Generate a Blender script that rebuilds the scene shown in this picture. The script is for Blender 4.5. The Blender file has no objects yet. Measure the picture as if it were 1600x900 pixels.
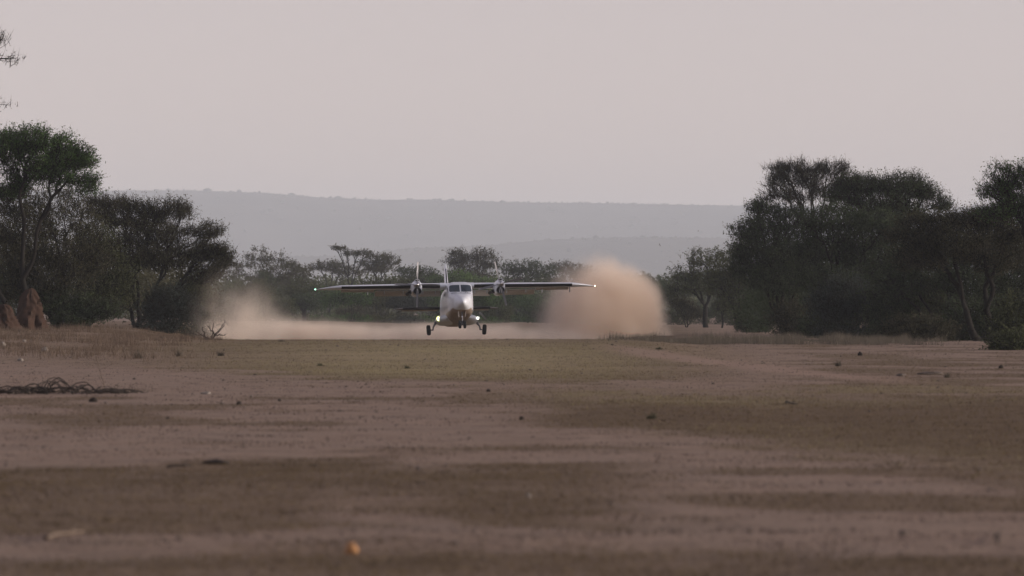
import bpy, math
import numpy as np
from mathutils import Vector, Matrix

sc = bpy.context.scene
COL = sc.collection
R = math.radians

# ------------------------------------------------------------------ camera
FPX, HZ, CAMZ = 8889.0, 484.0, 1.7          # focal length in photo pixels, horizon row, eye height
cam = bpy.data.cameras.new('camera')
camo = bpy.data.objects.new('camera', cam)
COL.objects.link(camo)
cam.sensor_width = 36.0
cam.lens = 200.0
cam.clip_start = 0.5
cam.clip_end = 40000.0
camo.location = (0, 0, CAMZ)
camo.rotation_euler = (R(90) + math.atan((HZ - 450.0) / FPX), 0, 0)
cam.dof.use_dof = True
cam.dof.focus_distance = 342.0
cam.dof.aperture_fstop = 3.4
sc.camera = camo

# ------------------------------------------------------------------ sky and sun
SUN_EL, SUN_AZ = R(10), R(95)               # azimuth measured clockwise from +Y (view direction)
world = bpy.data.worlds.new('World')
sc.world = world
world.use_nodes = True
wn = world.node_tree
wn.nodes.clear()
w_out = wn.nodes.new('ShaderNodeOutputWorld')
w_bg = wn.nodes.new('ShaderNodeBackground')
w_sky = wn.nodes.new('ShaderNodeTexSky')
w_sky.sky_type = 'NISHITA'
w_sky.sun_disc = False
w_sky.sun_elevation = SUN_EL
w_sky.sun_rotation = SUN_AZ
w_sky.altitude = 600
w_sky.air_density = 1.0
w_sky.dust_density = 0.35
w_sky.ozone_density = 2.0
w_hsv = wn.nodes.new('ShaderNodeHueSaturation')
w_hsv.inputs['Saturation'].default_value = 0.35
w_mix = wn.nodes.new('ShaderNodeMix')
w_mix.data_type = 'RGBA'
w_mix.blend_type = 'MULTIPLY'
w_mix.inputs[0].default_value = 1.0
w_mix.inputs[7].default_value = (1.09, 0.882, 0.912, 1)
w_bg.inputs['Strength'].default_value = 0.083
wn.links.new(w_sky.outputs[0], w_hsv.inputs['Color'])
wn.links.new(w_hsv.outputs[0], w_mix.inputs[6])
wn.links.new(w_mix.outputs[2], w_bg.inputs['Color'])
wn.links.new(w_bg.outputs[0], w_out.inputs['Surface'])

sun = bpy.data.lights.new('sun', 'SUN')
sun.energy = 2.3
sun.angle = R(11)
sun.color = (1.0, 0.86, 0.74)
suno = bpy.data.objects.new('sun', sun)
COL.objects.link(suno)
sd = Vector((math.sin(SUN_AZ) * math.cos(SUN_EL), math.cos(SUN_AZ) * math.cos(SUN_EL), math.sin(SUN_EL)))
suno.rotation_euler = sd.to_track_quat('Z', 'Y').to_euler()

sc.view_settings.view_transform = 'Standard'
sc.view_settings.look = 'None'
sc.view_settings.exposure = 0.97
sc.view_settings.gamma = 1.0
sc.view_settings.use_curve_mapping = False
sc.cycles.use_denoising = True
sc.cycles.max_bounces = 10
sc.cycles.diffuse_bounces = 3
sc.cycles.glossy_bounces = 3
sc.cycles.transmission_bounces = 4
sc.cycles.volume_bounces = 8
sc.cycles.volume_step_rate = 1.0
sc.cycles.volume_max_steps = 256

# ------------------------------------------------------------------ helpers
def smooth(a, b, x):
    t = np.clip((np.asarray(x, float) - a) / (b - a), 0, 1)
    return t * t * (3 - 2 * t)

def _hash(ix, iy, seed):
    h = (ix.astype(np.int64) * 374761393 + iy.astype(np.int64) * 668265263 + seed * 974634777) & 0xFFFFFFFF
    h = ((h ^ (h >> 13)) * 1274126177) & 0xFFFFFFFF
    return ((h ^ (h >> 16)) & 0xFFFF) / 65535.0

def vnoise(x, y, seed=0):
    x = np.asarray(x, float); y = np.asarray(y, float)
    ix = np.floor(x); iy = np.floor(y)
    fx = x - ix; fy = y - iy
    fx = fx * fx * (3 - 2 * fx); fy = fy * fy * (3 - 2 * fy)
    a = _hash(ix, iy, seed); b = _hash(ix + 1, iy, seed)
    c = _hash(ix, iy + 1, seed); d = _hash(ix + 1, iy + 1, seed)
    return (a + (b - a) * fx) * (1 - fy) + (c + (d - c) * fx) * fy

def fbm(x, y, seed=0, oct=4):
    s = 0; a = 0.5; t = 0
    for k in range(oct):
        s = s + a * vnoise(x * 2 ** k, y * 2 ** k, seed + k * 17); t += a; a *= 0.5
    return s / t

def mesh_np(name, verts, faces, smooth_shade=False):
    """faces: (n,3) or (n,4) int array"""
    me = bpy.data.meshes.new(name)
    verts = np.ascontiguousarray(verts, np.float32); faces = np.ascontiguousarray(faces, np.int32)
    k = faces.shape[1]
    me.vertices.add(len(verts)); me.vertices.foreach_set('co', verts.ravel())
    me.loops.add(faces.size); me.loops.foreach_set('vertex_index', faces.ravel())
    me.polygons.add(len(faces))
    me.polygons.foreach_set('loop_start', np.arange(0, faces.size, k, dtype=np.int32))
    me.polygons.foreach_set('loop_total', np.full(len(faces), k, np.int32))
    if smooth_shade:
        me.polygons.foreach_set('use_smooth', np.ones(len(faces), bool))
    me.update(calc_edges=True)
    return me

def link(name, me, mat=None, parent=None):
    o = bpy.data.objects.new(name, me)
    COL.objects.link(o)
    if mat is not None and me is not None:
        me.materials.append(mat)
    if parent is not None:
        o.parent = parent
    return o

def tag(o, label, cat=None, group=None, kind=None):
    o['label'] = label
    if cat: o['category'] = cat
    if group: o['group'] = group
    if kind: o['kind'] = kind
    return o

def empty(name, loc=(0, 0, 0)):
    o = bpy.data.objects.new(name, None)
    o.empty_display_size = 0.2
    o.location = loc
    COL.objects.link(o)
    return o

class MB:
    """collects quads / triangles (as quads with a repeated corner avoided) into one mesh"""
    def __init__(s): s.v = []; s.f = []
    def add(s, v, f):
        b = len(s.v); s.v += [tuple(p) for p in v]; s.f += [tuple(i + b for i in q) for q in f]
    def tube(s, p0, p1, r0, r1=None, k=10, caps=True):
        r1 = r0 if r1 is None else r1
        p0 = Vector(p0); p1 = Vector(p1); d = (p1 - p0).normalized()
        a = d.orthogonal().normalized(); b = d.cross(a)
        v = []
        for p, r in ((p0, r0), (p1, r1)):
            for i in range(k):
                t = 2 * math.pi * i / k
                v.append(p + (a * math.cos(t) + b * math.sin(t)) * r)
        f = [(i, (i + 1) % k, k + (i + 1) % k, k + i) for i in range(k)]
        if caps: f += [tuple(range(k))[::-1], tuple(range(k, 2 * k))]
        s.add(v, f)
    def lathe(s, prof, origin, axis, k=20):
        """prof: (distance along axis, radius)"""
        o = Vector(origin); d = Vector(axis).normalized(); a = d.orthogonal().normalized(); b = d.cross(a)
        v = []; f = []
        for (h, r) in prof:
            for i in range(k):
                t = 2 * math.pi * i / k
                v.append(o + d * h + (a * math.cos(t) + b * math.sin(t)) * r)
        for j in range(len(prof) - 1):
            for i in range(k):
                f.append((j * k + i, j * k + (i + 1) % k, (j + 1) * k + (i + 1) % k, (j + 1) * k + i))
        s.add(v, f)
    def box(s, c, h, rot=None):
        c = Vector(c); v = []
        for z in (-1, 1):
            for y in (-1, 1):
                for x in (-1, 1):
                    p = Vector((x * h[0], y * h[1], z * h[2]))
                    if rot is not None: p = rot @ p
                    v.append(c + p)
        s.add(v, [(0, 2, 3, 1), (4, 5, 7, 6), (0, 1, 5, 4), (2, 6, 7, 3), (0, 4, 6, 2), (1, 3, 7, 5)])
    def rings(s, rings, cap0=True, cap1=True):
        k = len(rings[0]); v = [p for r in rings for p in r]; f = []
        for j in range(len(rings) - 1):
            for i in range(k):
                f.append((j * k + i, j * k + (i + 1) % k, (j + 1) * k + (i + 1) % k, (j + 1) * k + i))
        n = len(rings)
        if cap0: f.append(tuple(range(k))[::-1])
        if cap1: f.append(tuple(range((n - 1) * k, n * k)))
        s.add(v, f)
    def grid(s, rows):
        n = len(rows[0]); v = [p for r in rows for p in r]
        f = [(j * n + i, j * n + i + 1, (j + 1) * n + i + 1, (j + 1) * n + i) for j in range(len(rows) - 1) for i in range(n - 1)]
        s.add(v, f)
    def build(s, name, mat, parent=None, smooth_shade=True, angle=40):
        me = bpy.data.meshes.new(name)
        me.from_pydata(s.v, [], s.f)
        import bmesh
        bm = bmesh.new(); bm.from_mesh(me)
        bmesh.ops.remove_doubles(bm, verts=bm.verts, dist=1e-5)
        bmesh.ops.recalc_face_normals(bm, faces=bm.faces)
        for fc in bm.faces: fc.smooth = smooth_shade
        if smooth_shade:
            for e in bm.edges:
                if len(e.link_faces) == 2 and e.calc_face_angle(0) > R(angle): e.smooth = False
        bm.to_mesh(me); bm.free()
        return link(name, me, mat, parent)

# ------------------------------------------------------------------ materials
def new_mat(name):
    m = bpy.data.materials.new(name); m.use_nodes = True
    nt = m.node_tree; nt.nodes.clear()
    out = nt.nodes.new('ShaderNodeOutputMaterial')
    return m, nt, out

def N(nt, t, **kw):
    n = nt.nodes.new(t)
    for k, v in kw.items(): setattr(n, k, v)
    return n

def mixrgb(nt, fac, a, b, blend='MIX'):
    n = N(nt, 'ShaderNodeMix', data_type='RGBA', blend_type=blend)
    for sock, val in ((n.inputs[0], fac), (n.inputs[6], a), (n.inputs[7], b)):
        if isinstance(val, bpy.types.NodeSocket): nt.links.new(val, sock)
        elif isinstance(val, (tuple, list)): sock.default_value = (*val[:3], 1)
        else: sock.default_value = val
    return n.outputs[2]

def mth(nt, op, a, b=None, c=None, clamp=False):
    n = N(nt, 'ShaderNodeMath', operation=op, use_clamp=clamp)
    for i, val in enumerate((a, b, c)):
        if val is None: continue
        if isinstance(val, bpy.types.NodeSocket): nt.links.new(val, n.inputs[i])
        else: n.inputs[i].default_value = val
    return n.outputs[0]

def noise(nt, vec, scale, detail=4, rough=0.55):
    n = N(nt, 'ShaderNodeTexNoise')
    n.inputs['Scale'].default_value = scale; n.inputs['Detail'].default_value = detail; n.inputs['Roughness'].default_value = rough
    if vec is not None: nt.links.new(vec, n.inputs['Vector'])
    return n.outputs[0]

def maprange(nt, v, a, b, c=0.0, d=1.0, smoothstep=True):
    n = N(nt, 'ShaderNodeMapRange', interpolation_type='SMOOTHSTEP' if smoothstep else 'LINEAR')
    nt.links.new(v, n.inputs[0])
    for i, x in enumerate((a, b, c, d)): n.inputs[1 + i].default_value = x
    return n.outputs[0]

def plain(name, col, rough=0.6, metal=0.0, var=0.12, scale=6.0, spec=0.4, bump=0.0, coat=0.0):
    m, nt, out = new_mat(name)
    b = N(nt, 'ShaderNodeBsdfPrincipled')
    tc = N(nt, 'ShaderNodeTexCoord')
    f = noise(nt, tc.outputs['Object'], scale, 5)
    c = mixrgb(nt, f, tuple(x * (1 - var) for x in col), tuple(min(1, x * (1 + var)) for x in col))
    nt.links.new(c, b.inputs['Base Color'])
    b.inputs['Roughness'].default_value = rough; b.inputs['Metallic'].default_value = metal
    b.inputs['Specular IOR Level'].default_value = spec; b.inputs['Coat Weight'].default_value = coat
    if bump:
        bp = N(nt, 'ShaderNodeBump'); bp.inputs['Strength'].default_value = bump; bp.inputs['Distance'].default_value = 0.05
        nt.links.new(f, bp.inputs['Height']); nt.links.new(bp.outputs[0], b.inputs['Normal'])
    nt.links.new(b.outputs[0], out.inputs['Surface'])
    return m

def emit(name, col, strength):
    m, nt, out = new_mat(name)
    e = N(nt, 'ShaderNodeEmission'); e.inputs[0].default_value = (*col, 1); e.inputs[1].default_value = strength
    nt.links.new(e.outputs[0], out.inputs['Surface'])
    return m

def leaf_mat(name, c1, c2, c3=None, trans=0.25):
    m, nt, out = new_mat(name)
    geo = N(nt, 'ShaderNodeNewGeometry')
    f = noise(nt, geo.outputs['Position'], 0.55, 3)
    f = maprange(nt, f, 0.3, 0.7)
    a = mixrgb(nt, f, c1, c2)
    rnd = geo.outputs['Random Per Island']
    a = mixrgb(nt, mth(nt, 'MULTIPLY', rnd, 0.55), a, c3 or tuple(x * 1.5 for x in c2))
    d = N(nt, 'ShaderNodeBsdfPrincipled'); d.inputs['Roughness'].default_value = 0.75; d.inputs['Specular IOR Level'].default_value = 0.15
    nt.links.new(a, d.inputs['Base Color'])
    t = N(nt, 'ShaderNodeBsdfTranslucent'); nt.links.new(a, t.inputs[0])
    mx = N(nt, 'ShaderNodeMixShader'); mx.inputs[0].default_value = trans
    nt.links.new(d.outputs[0], mx.inputs[1]); nt.links.new(t.outputs[0], mx.inputs[2])
    nt.links.new(mx.outputs[0], out.inputs['Surface'])
    return m

# ------------------------------------------------------------------ terrain
def toworld(px, py, d):
    return ((px - 800.0) / FPX * d, d, CAMZ + (HZ - py) / FPX * d)

def ground_z(x, y):
    x = np.asarray(x, float); y = np.asarray(y, float)
    z = np.zeros(np.broadcast(x, y).shape)
    sh = 2.5 * smooth(262, 300, y)
    left = smooth(-12.0, -21.0, x + sh) * smooth(140, 300, y) * (1 - smooth(420, 900, y))
    z = z + 0.72 * left
    cen = smooth(-21.0, -13.0, x + sh) * (1 - smooth(5.5, 9.5, x))
    crest = 0.26 * smooth(160, 268, y) * (1 - smooth(272, 330, y)) - 0.75 * smooth(276, 335, y) * (1 - smooth(380, 560, y))
    z = z + cen * crest * (1 - left)
    rgt = smooth(7, 11, x) * smooth(215, 262, y) * (1 - smooth(300, 420, y))
    z = z + 0.10 * rgt
    amp = 0.10 * smooth(40, 200, y) + 0.03
    z = z + amp * (fbm(x / 9.0, y / 14.0, 3, 3) - 0.5) * (1 - 0.7 * smooth(330, 700, y))
    z = z + 0.055 * (fbm(x / 1.5, y / 1.1, 9, 4) - 0.5) * (1 - smooth(300, 500, y))
    return z

def gz(x, y): return float(ground_z(np.array([x]), np.array([y]))[0])

def on_ground(px, py):
    """the point of the ground that shows at a photo pixel"""
    ys = np.arange(30, 700, 0.25)
    xs = (px - 800) / FPX * ys
    rows = HZ + FPX * (CAMZ - ground_z(xs, ys)) / ys
    i = np.nonzero(rows <= py)[0]
    i = i[0] if len(i) else len(ys) - 1
    return float(xs[i]), float(ys[i])

def cover(x, y):
    """dry turf amount, greenness, track amount on the ground"""
    yy = np.maximum(y, 8.0)
    v = HZ + FPX * CAMZ / yy          # row on flat ground, an easy measure of distance
    u = 800 + FPX * x / yy
    n1 = fbm(x / 3.2, y / 5.0, 21, 4); n2 = fbm(x / 0.9, y / 2.4, 31, 3); n3 = fbm(x / 9, y / 22, 41, 3)
    wob = (n1 - 0.5) * 70 + (n2 - 0.5) * 34 + (n3 - 0.5) * 50
    lowA = np.interp(u, [-200, 250, 500, 900, 1300, 1700], [560, 578, 596, 606, 600, 585])
    A = smooth(500, 512, v) * (1 - smooth(-14, 14, v - lowA + wob * 0.45))
    A = A * (0.75 + 0.6 * (n3 - 0.3)) * (1 - 0.75 * smooth(930, 1250, u + wob * 2)) * (0.6 + 0.4 * smooth(150, 420, u))
    topB = np.interp(u, [600, 820, 1100, 1700], [640, 612, 612, 606])
    lowB = np.interp(u, [600, 800, 1000, 1300, 1700], [640, 640, 668, 706, 760])
    B = smooth(-14, 16, v - topB + wob * 0.5) * (1 - smooth(-24, 24, v - lowB + wob * 0.9)) * smooth(650, 900, u)
    C = (0.35 + 0.65 * smooth(0.34, 0.6, n3)) * smooth(-36, 36, v - 722 + wob * 1.5) * (1 - smooth(-34, 34, v - np.interp(u, [0, 900, 1600], [815, 795, 775]) + wob * 1.8)) * (1 - smooth(850, 1250, u + wob * 3))
    D = smooth(-45, 40, v - 840 + wob * 2.0) * 0.75
    E = 0.65 * smooth(0.46, 0.66, n1) * smooth(590, 620, v)
    F = 0.7 * smooth(1050, 1300, u) * smooth(530, 545, v) * (1 - smooth(600, 625, v)) * smooth(0.3, 0.6, n1)
    E = np.maximum(E, F)
    g = np.clip(np.maximum.reduce([A, B * 0.85, C * (0.55 + 0.6 * n2), D * (0.5 + 0.7 * n2), E]), 0, 1)
    green = np.clip(np.exp(-((u - 690) / 330.0) ** 2 - ((v - 566) / 26.0) ** 2) * 1.0 + 0.14 * A + 0.42 * B * smooth(0.35, 0.6, n3), 0, 1)
    green = green * (0.6 + 0.8 * (n1 - 0.2))
    tr = np.abs(v - np.interp(u, [900, 1050, 1330, 1600, 1800], [546, 560, 590, 606, 615]))
    track = (1 - smooth(1.5, 7.5, tr)) * smooth(900, 1010, u) * (1 - smooth(1330, 1500, u))
    return g, np.clip(green, 0, 1), track

def make_ground():
    ys = [-400, -200, -100, -40, 0, 12, 20]
    y = 24.0
    while y < 300: y += 0.0055 * y; ys.append(y)
    while y < 18500: y *= 1.035; ys.append(y)
    half = list(np.arange(0, 9, 0.28)) + list(np.arange(9, 34, 0.5))
    x = 34.0
    while x < 5200: half.append(x); x *= 1.13
    half.append(5200)
    xs = np.array([-h for h in half[:0:-1]] + half); ys = np.array(ys)
    X, Y = np.meshgrid(xs, ys)
    Z = ground_z(X, Y)
    nx, ny = len(xs), len(ys)
    v = np.stack([X, Y, Z], -1).reshape(-1, 3)
    i = (np.arange(ny - 1)[:, None] * nx + np.arange(nx - 1)[None, :]).ravel()
    me = mesh_np('ground', v, np.stack([i, i + 1, i + nx + 1, i + nx], -1), True)
    g, green, track = cover(X, Y)
    for nm, a in (('turf', g), ('green', green), ('track', track)):
        at = me.attributes.new(nm, 'FLOAT', 'POINT'); at.data.foreach_set('value', a.ravel().astype(np.float32))
    m, nt, out = new_mat('dry_ground')
    geo = N(nt, 'ShaderNodeNewGeometry'); P = geo.outputs['Position']
    def attr(nm):
        a = N(nt, 'ShaderNodeAttribute'); a.attribute_name = nm; return a.outputs['Fac']
    n_big = noise(nt, P, 0.35, 5); n_mid = noise(nt, P, 2.3, 5, 0.6); n_fine = noise(nt, P, 14, 4, 0.6)
    dirt = mixrgb(nt, maprange(nt, n_mid, 0.3, 0.7), (0.250, 0.180, 0.139), (0.367, 0.275, 0.211))
    dirt = mixrgb(nt, maprange(nt, n_big, 0.35, 0.7), dirt, (0.298, 0.227, 0.180))
    dirt = mixrgb(nt, mth(nt, 'MULTIPLY', maprange(nt, n_fine, 0.5, 0.72), 0.75), dirt, (0.136, 0.103, 0.088))
    dirt = mixrgb(nt, mth(nt, 'MULTIPLY', maprange(nt, noise(nt, P, 0.9, 6, 0.65), 0.5, 0.68), 0.6), dirt, (0.148, 0.110, 0.084))
    straw = mixrgb(nt, maprange(nt, n_mid, 0.3, 0.7), (0.116, 0.082, 0.052), (0.163, 0.119, 0.074))
    grn = mixrgb(nt, maprange(nt, n_fine, 0.35, 0.7), (0.269, 0.228, 0.130), (0.386, 0.326, 0.180))
    turf = mixrgb(nt, attr('green'), straw, grn)
    tf = mth(nt, 'ADD', attr('turf'), mth(nt, 'MULTIPLY', mth(nt, 'SUBTRACT', n_fine, 0.5), 1.1))
    tf = maprange(nt, tf, 0.05, 1.0)
    c = mixrgb(nt, tf, dirt, turf)
    c = mixrgb(nt, mth(nt, 'MULTIPLY', attr('track'), 0.8), c, (0.34, 0.245, 0.19))
    b = N(nt, 'ShaderNodeBsdfPrincipled'); b.inputs['Roughness'].default_value = 0.95; b.inputs['Specular IOR Level'].default_value = 0.08
    nt.links.new(c, b.inputs['Base Color'])
    bp = N(nt, 'ShaderNodeBump'); bp.inputs['Strength'].default_value = 0.9; bp.inputs['Distance'].default_value = 0.11
    hh = mth(nt, 'ADD', mth(nt, 'MULTIPLY', n_mid, 0.6), mth(nt, 'MULTIPLY', n_fine, 0.5))
    nt.links.new(hh, bp.inputs['Height']); nt.links.new(bp.outputs[0], b.inputs['Normal'])
    nt.links.new(b.outputs[0], out.inputs['Surface'])
    o = link('ground', me, m); o['kind'] = 'structure'
    tag(o, 'bare earth airstrip with patches of dry short turf')
    return o
make_ground()

# far escarpment and the lower hill in front of it
M_hill = plain('hill_scrub_ground', (0.11, 0.095, 0.075), 0.95, var=0.45, scale=0.004, spec=0.05)
M_farleaf = plain('far_scrub', (0.05, 0.05, 0.035), 0.9, var=0.3, scale=0.02, spec=0.05)

def blobs(name, pts, rad, squash, mat, seed=1):
    """small uneven leafy lumps, far off"""
    rng = np.random.default_rng(seed)
    import bmesh
    bm = bmesh.new(); bmesh.ops.create_icosphere(bm, subdivisions=1, radius=1)
    bv = np.array([v.co[:] for v in bm.verts]); bf = np.array([[v.index for v in f.verts] for f in bm.faces]); bm.free()
    n = len(pts); k = len(bv)
    jit = 1 + rng.uniform(-0.35, 0.35, (n, k, 1))
    sc3 = np.stack([rad * rng.uniform(0.8, 1.3, n), rad, rad * squash * rng.uniform(0.8, 1.2, n)], -1)[:, None, :]
    v = bv[None] * jit * sc3 + np.asarray(pts)[:, None, :]
    f = bf[None] + (np.arange(n) * k)[:, None, None]
    return link(name, mesh_np(name, v.reshape(-1, 3), f.reshape(-1, 3)), mat)

def ridge(name, label, d, prof_u, prof_v, depth, half, seed, nscrub):
    xs = np.linspace(-half, half, 320); t = np.linspace(0, 1, 46)
    u = 800 + xs / d * FPX
    top = CAMZ + (HZ - np.interp(u, prof_u, prof_v)) / FPX * d
    def hz(X, T):
        tp = np.interp(X, xs, top)
        shape = np.where(T < 0.7, smooth(0, 0.7, T) ** 0.8, 1 - 0.5 * smooth(0.7, 1, T))
        yy = d - depth * 0.7 + T * depth
        return tp * shape + (fbm(X / (d * 0.033), yy / (d * 0.033), seed, 5) - 0.5) * 0.16 * tp * np.minimum(T * 4, 1) * (1 - 0.8 * smooth(0.55, 0.7, T))
    X, T = np.meshgrid(xs, t); Y = d - depth * 0.7 + T * depth
    Z = hz(X, T) - 0.6
    nx = len(xs); i = (np.arange(len(t) - 1)[:, None] * nx + np.arange(nx - 1)[None, :]).ravel()
    o = link(name, mesh_np(name, np.stack([X, Y, Z], -1).reshape(-1, 3), np.stack([i, i + 1, i + nx + 1, i + nx], -1), True), M_hill)
    tag(o, label, kind='structure')
    rng = np.random.default_rng(seed)
    bx = rng.uniform(-half * 0.5, half * 0.5, nscrub); bt = rng.uniform(0.05, 0.74, nscrub)
    bt[: nscrub // 4] = rng.uniform(0.62, 0.72, nscrub // 4)
    r = rng.lognormal(0.55, 0.45, nscrub) * d / 8000 * 0.8
    z = hz(bx, bt) + r * 0.15 - 0.6
    s = blobs(name + '_scrub', np.stack([bx, d - depth * 0.7 + bt * depth, z], -1), r, 0.75, M_farleaf, seed)
    tag(s, 'scattered scrub covering the ' + label.split(' ', 1)[1], kind='stuff')
ridge('hills', 'a long hazy flat-topped escarpment on the skyline', 15000,
      [-2500, 0, 160, 300, 400, 500, 600, 700, 800, 1000, 1170, 1400, 4000], [296, 297, 298, 297, 301, 309, 313, 313, 316, 318, 321, 324, 335], 5200, 4600, 5, 3000)
ridge('foothill', 'a lower hazy wooded hill in front of the escarpment', 11000,
      [-2500, 300, 560, 640, 760, 860, 1000, 1170, 1400, 4000], [410, 408, 398, 388, 384, 374, 370, 372, 368, 380], 3200, 3800, 11, 2600)

# ------------------------------------------------------------------ trees
M_bark = plain('acacia_bark', (0.018, 0.016, 0.014), 0.9, var=0.35, scale=8, spec=0.1)
M_bark_pale = plain('pale_thorn_bark', (0.11, 0.09, 0.075), 0.9, var=0.3, scale=8, spec=0.1)
LM = {
    'green': leaf_mat('green_acacia_leaf', (0.039, 0.073, 0.025), (0.054, 0.103, 0.029), (0.077, 0.140, 0.037)),
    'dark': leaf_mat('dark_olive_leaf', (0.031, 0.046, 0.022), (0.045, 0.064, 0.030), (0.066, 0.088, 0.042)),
    'olive': leaf_mat('olive_leaf', (0.048, 0.058, 0.026), (0.066, 0.077, 0.034), (0.090, 0.103, 0.045)),
    'brown': leaf_mat('brown_thorn_leaf', (0.044, 0.044, 0.024), (0.060, 0.060, 0.032), (0.086, 0.082, 0.046)),
    'blue': leaf_mat('bluish_leaf', (0.0281, 0.0374, 0.0319), (0.0393, 0.0515, 0.0421), (0.0562, 0.0702, 0.0562)),
    'bright': leaf_mat('bright_green_leaf', (0.062, 0.110, 0.032), (0.085, 0.149, 0.041), (0.113, 0.181, 0.054)),
}

def segs_mesh(P0, P1, R0, R1, k):
    n = len(P0); d = P1 - P0
    L = np.linalg.norm(d, axis=1, keepdims=True); d = d / np.maximum(L, 1e-6)
    up = np.where(np.abs(d[:, 2:3]) < 0.9, np.array([[0, 0, 1.0]]), np.array([[1.0, 0, 0]]))
    a = np.cross(d, up); a /= np.linalg.norm(a, axis=1, keepdims=True); b = np.cross(d, a)
    t = np.arange(k) * 2 * np.pi / k
    ring = a[:, None, :] * np.cos(t)[None, :, None] + b[:, None, :] * np.sin(t)[None, :, None]
    v = np.concatenate([P0[:, None] + ring * R0[:, None, None], P1[:, None] + ring * R1[:, None, None]], 1)
    i = np.arange(k); j = (i + 1) % k
    f = np.stack([i, j, k + j, k + i], -1)[None] + (np.arange(n) * 2 * k)[:, None, None]
    return v.reshape(-1, 3), f.reshape(-1, 4)

def leaf_mesh(C, rng, size, asp, flat=0.5):
    n = len(C)
    d = rng.normal(size=(n, 3)); d[:, 2] *= flat + 0.3; d /= np.linalg.norm(d, axis=1, keepdims=True)
    q = rng.normal(size=(n, 3)); w = np.cross(d, q); w /= np.linalg.norm(w, axis=1, keepdims=True)
    L = (size * rng.uniform(0.6, 1.4, n))[:, None]; W = L * asp
    v = np.stack([C - d * L * 0.5, C + w * W * 0.5, C + d * L * 0.5, C - w * W * 0.5], 1)
    return v.reshape(-1, 3), np.arange(4 * n).reshape(n, 4)

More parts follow.
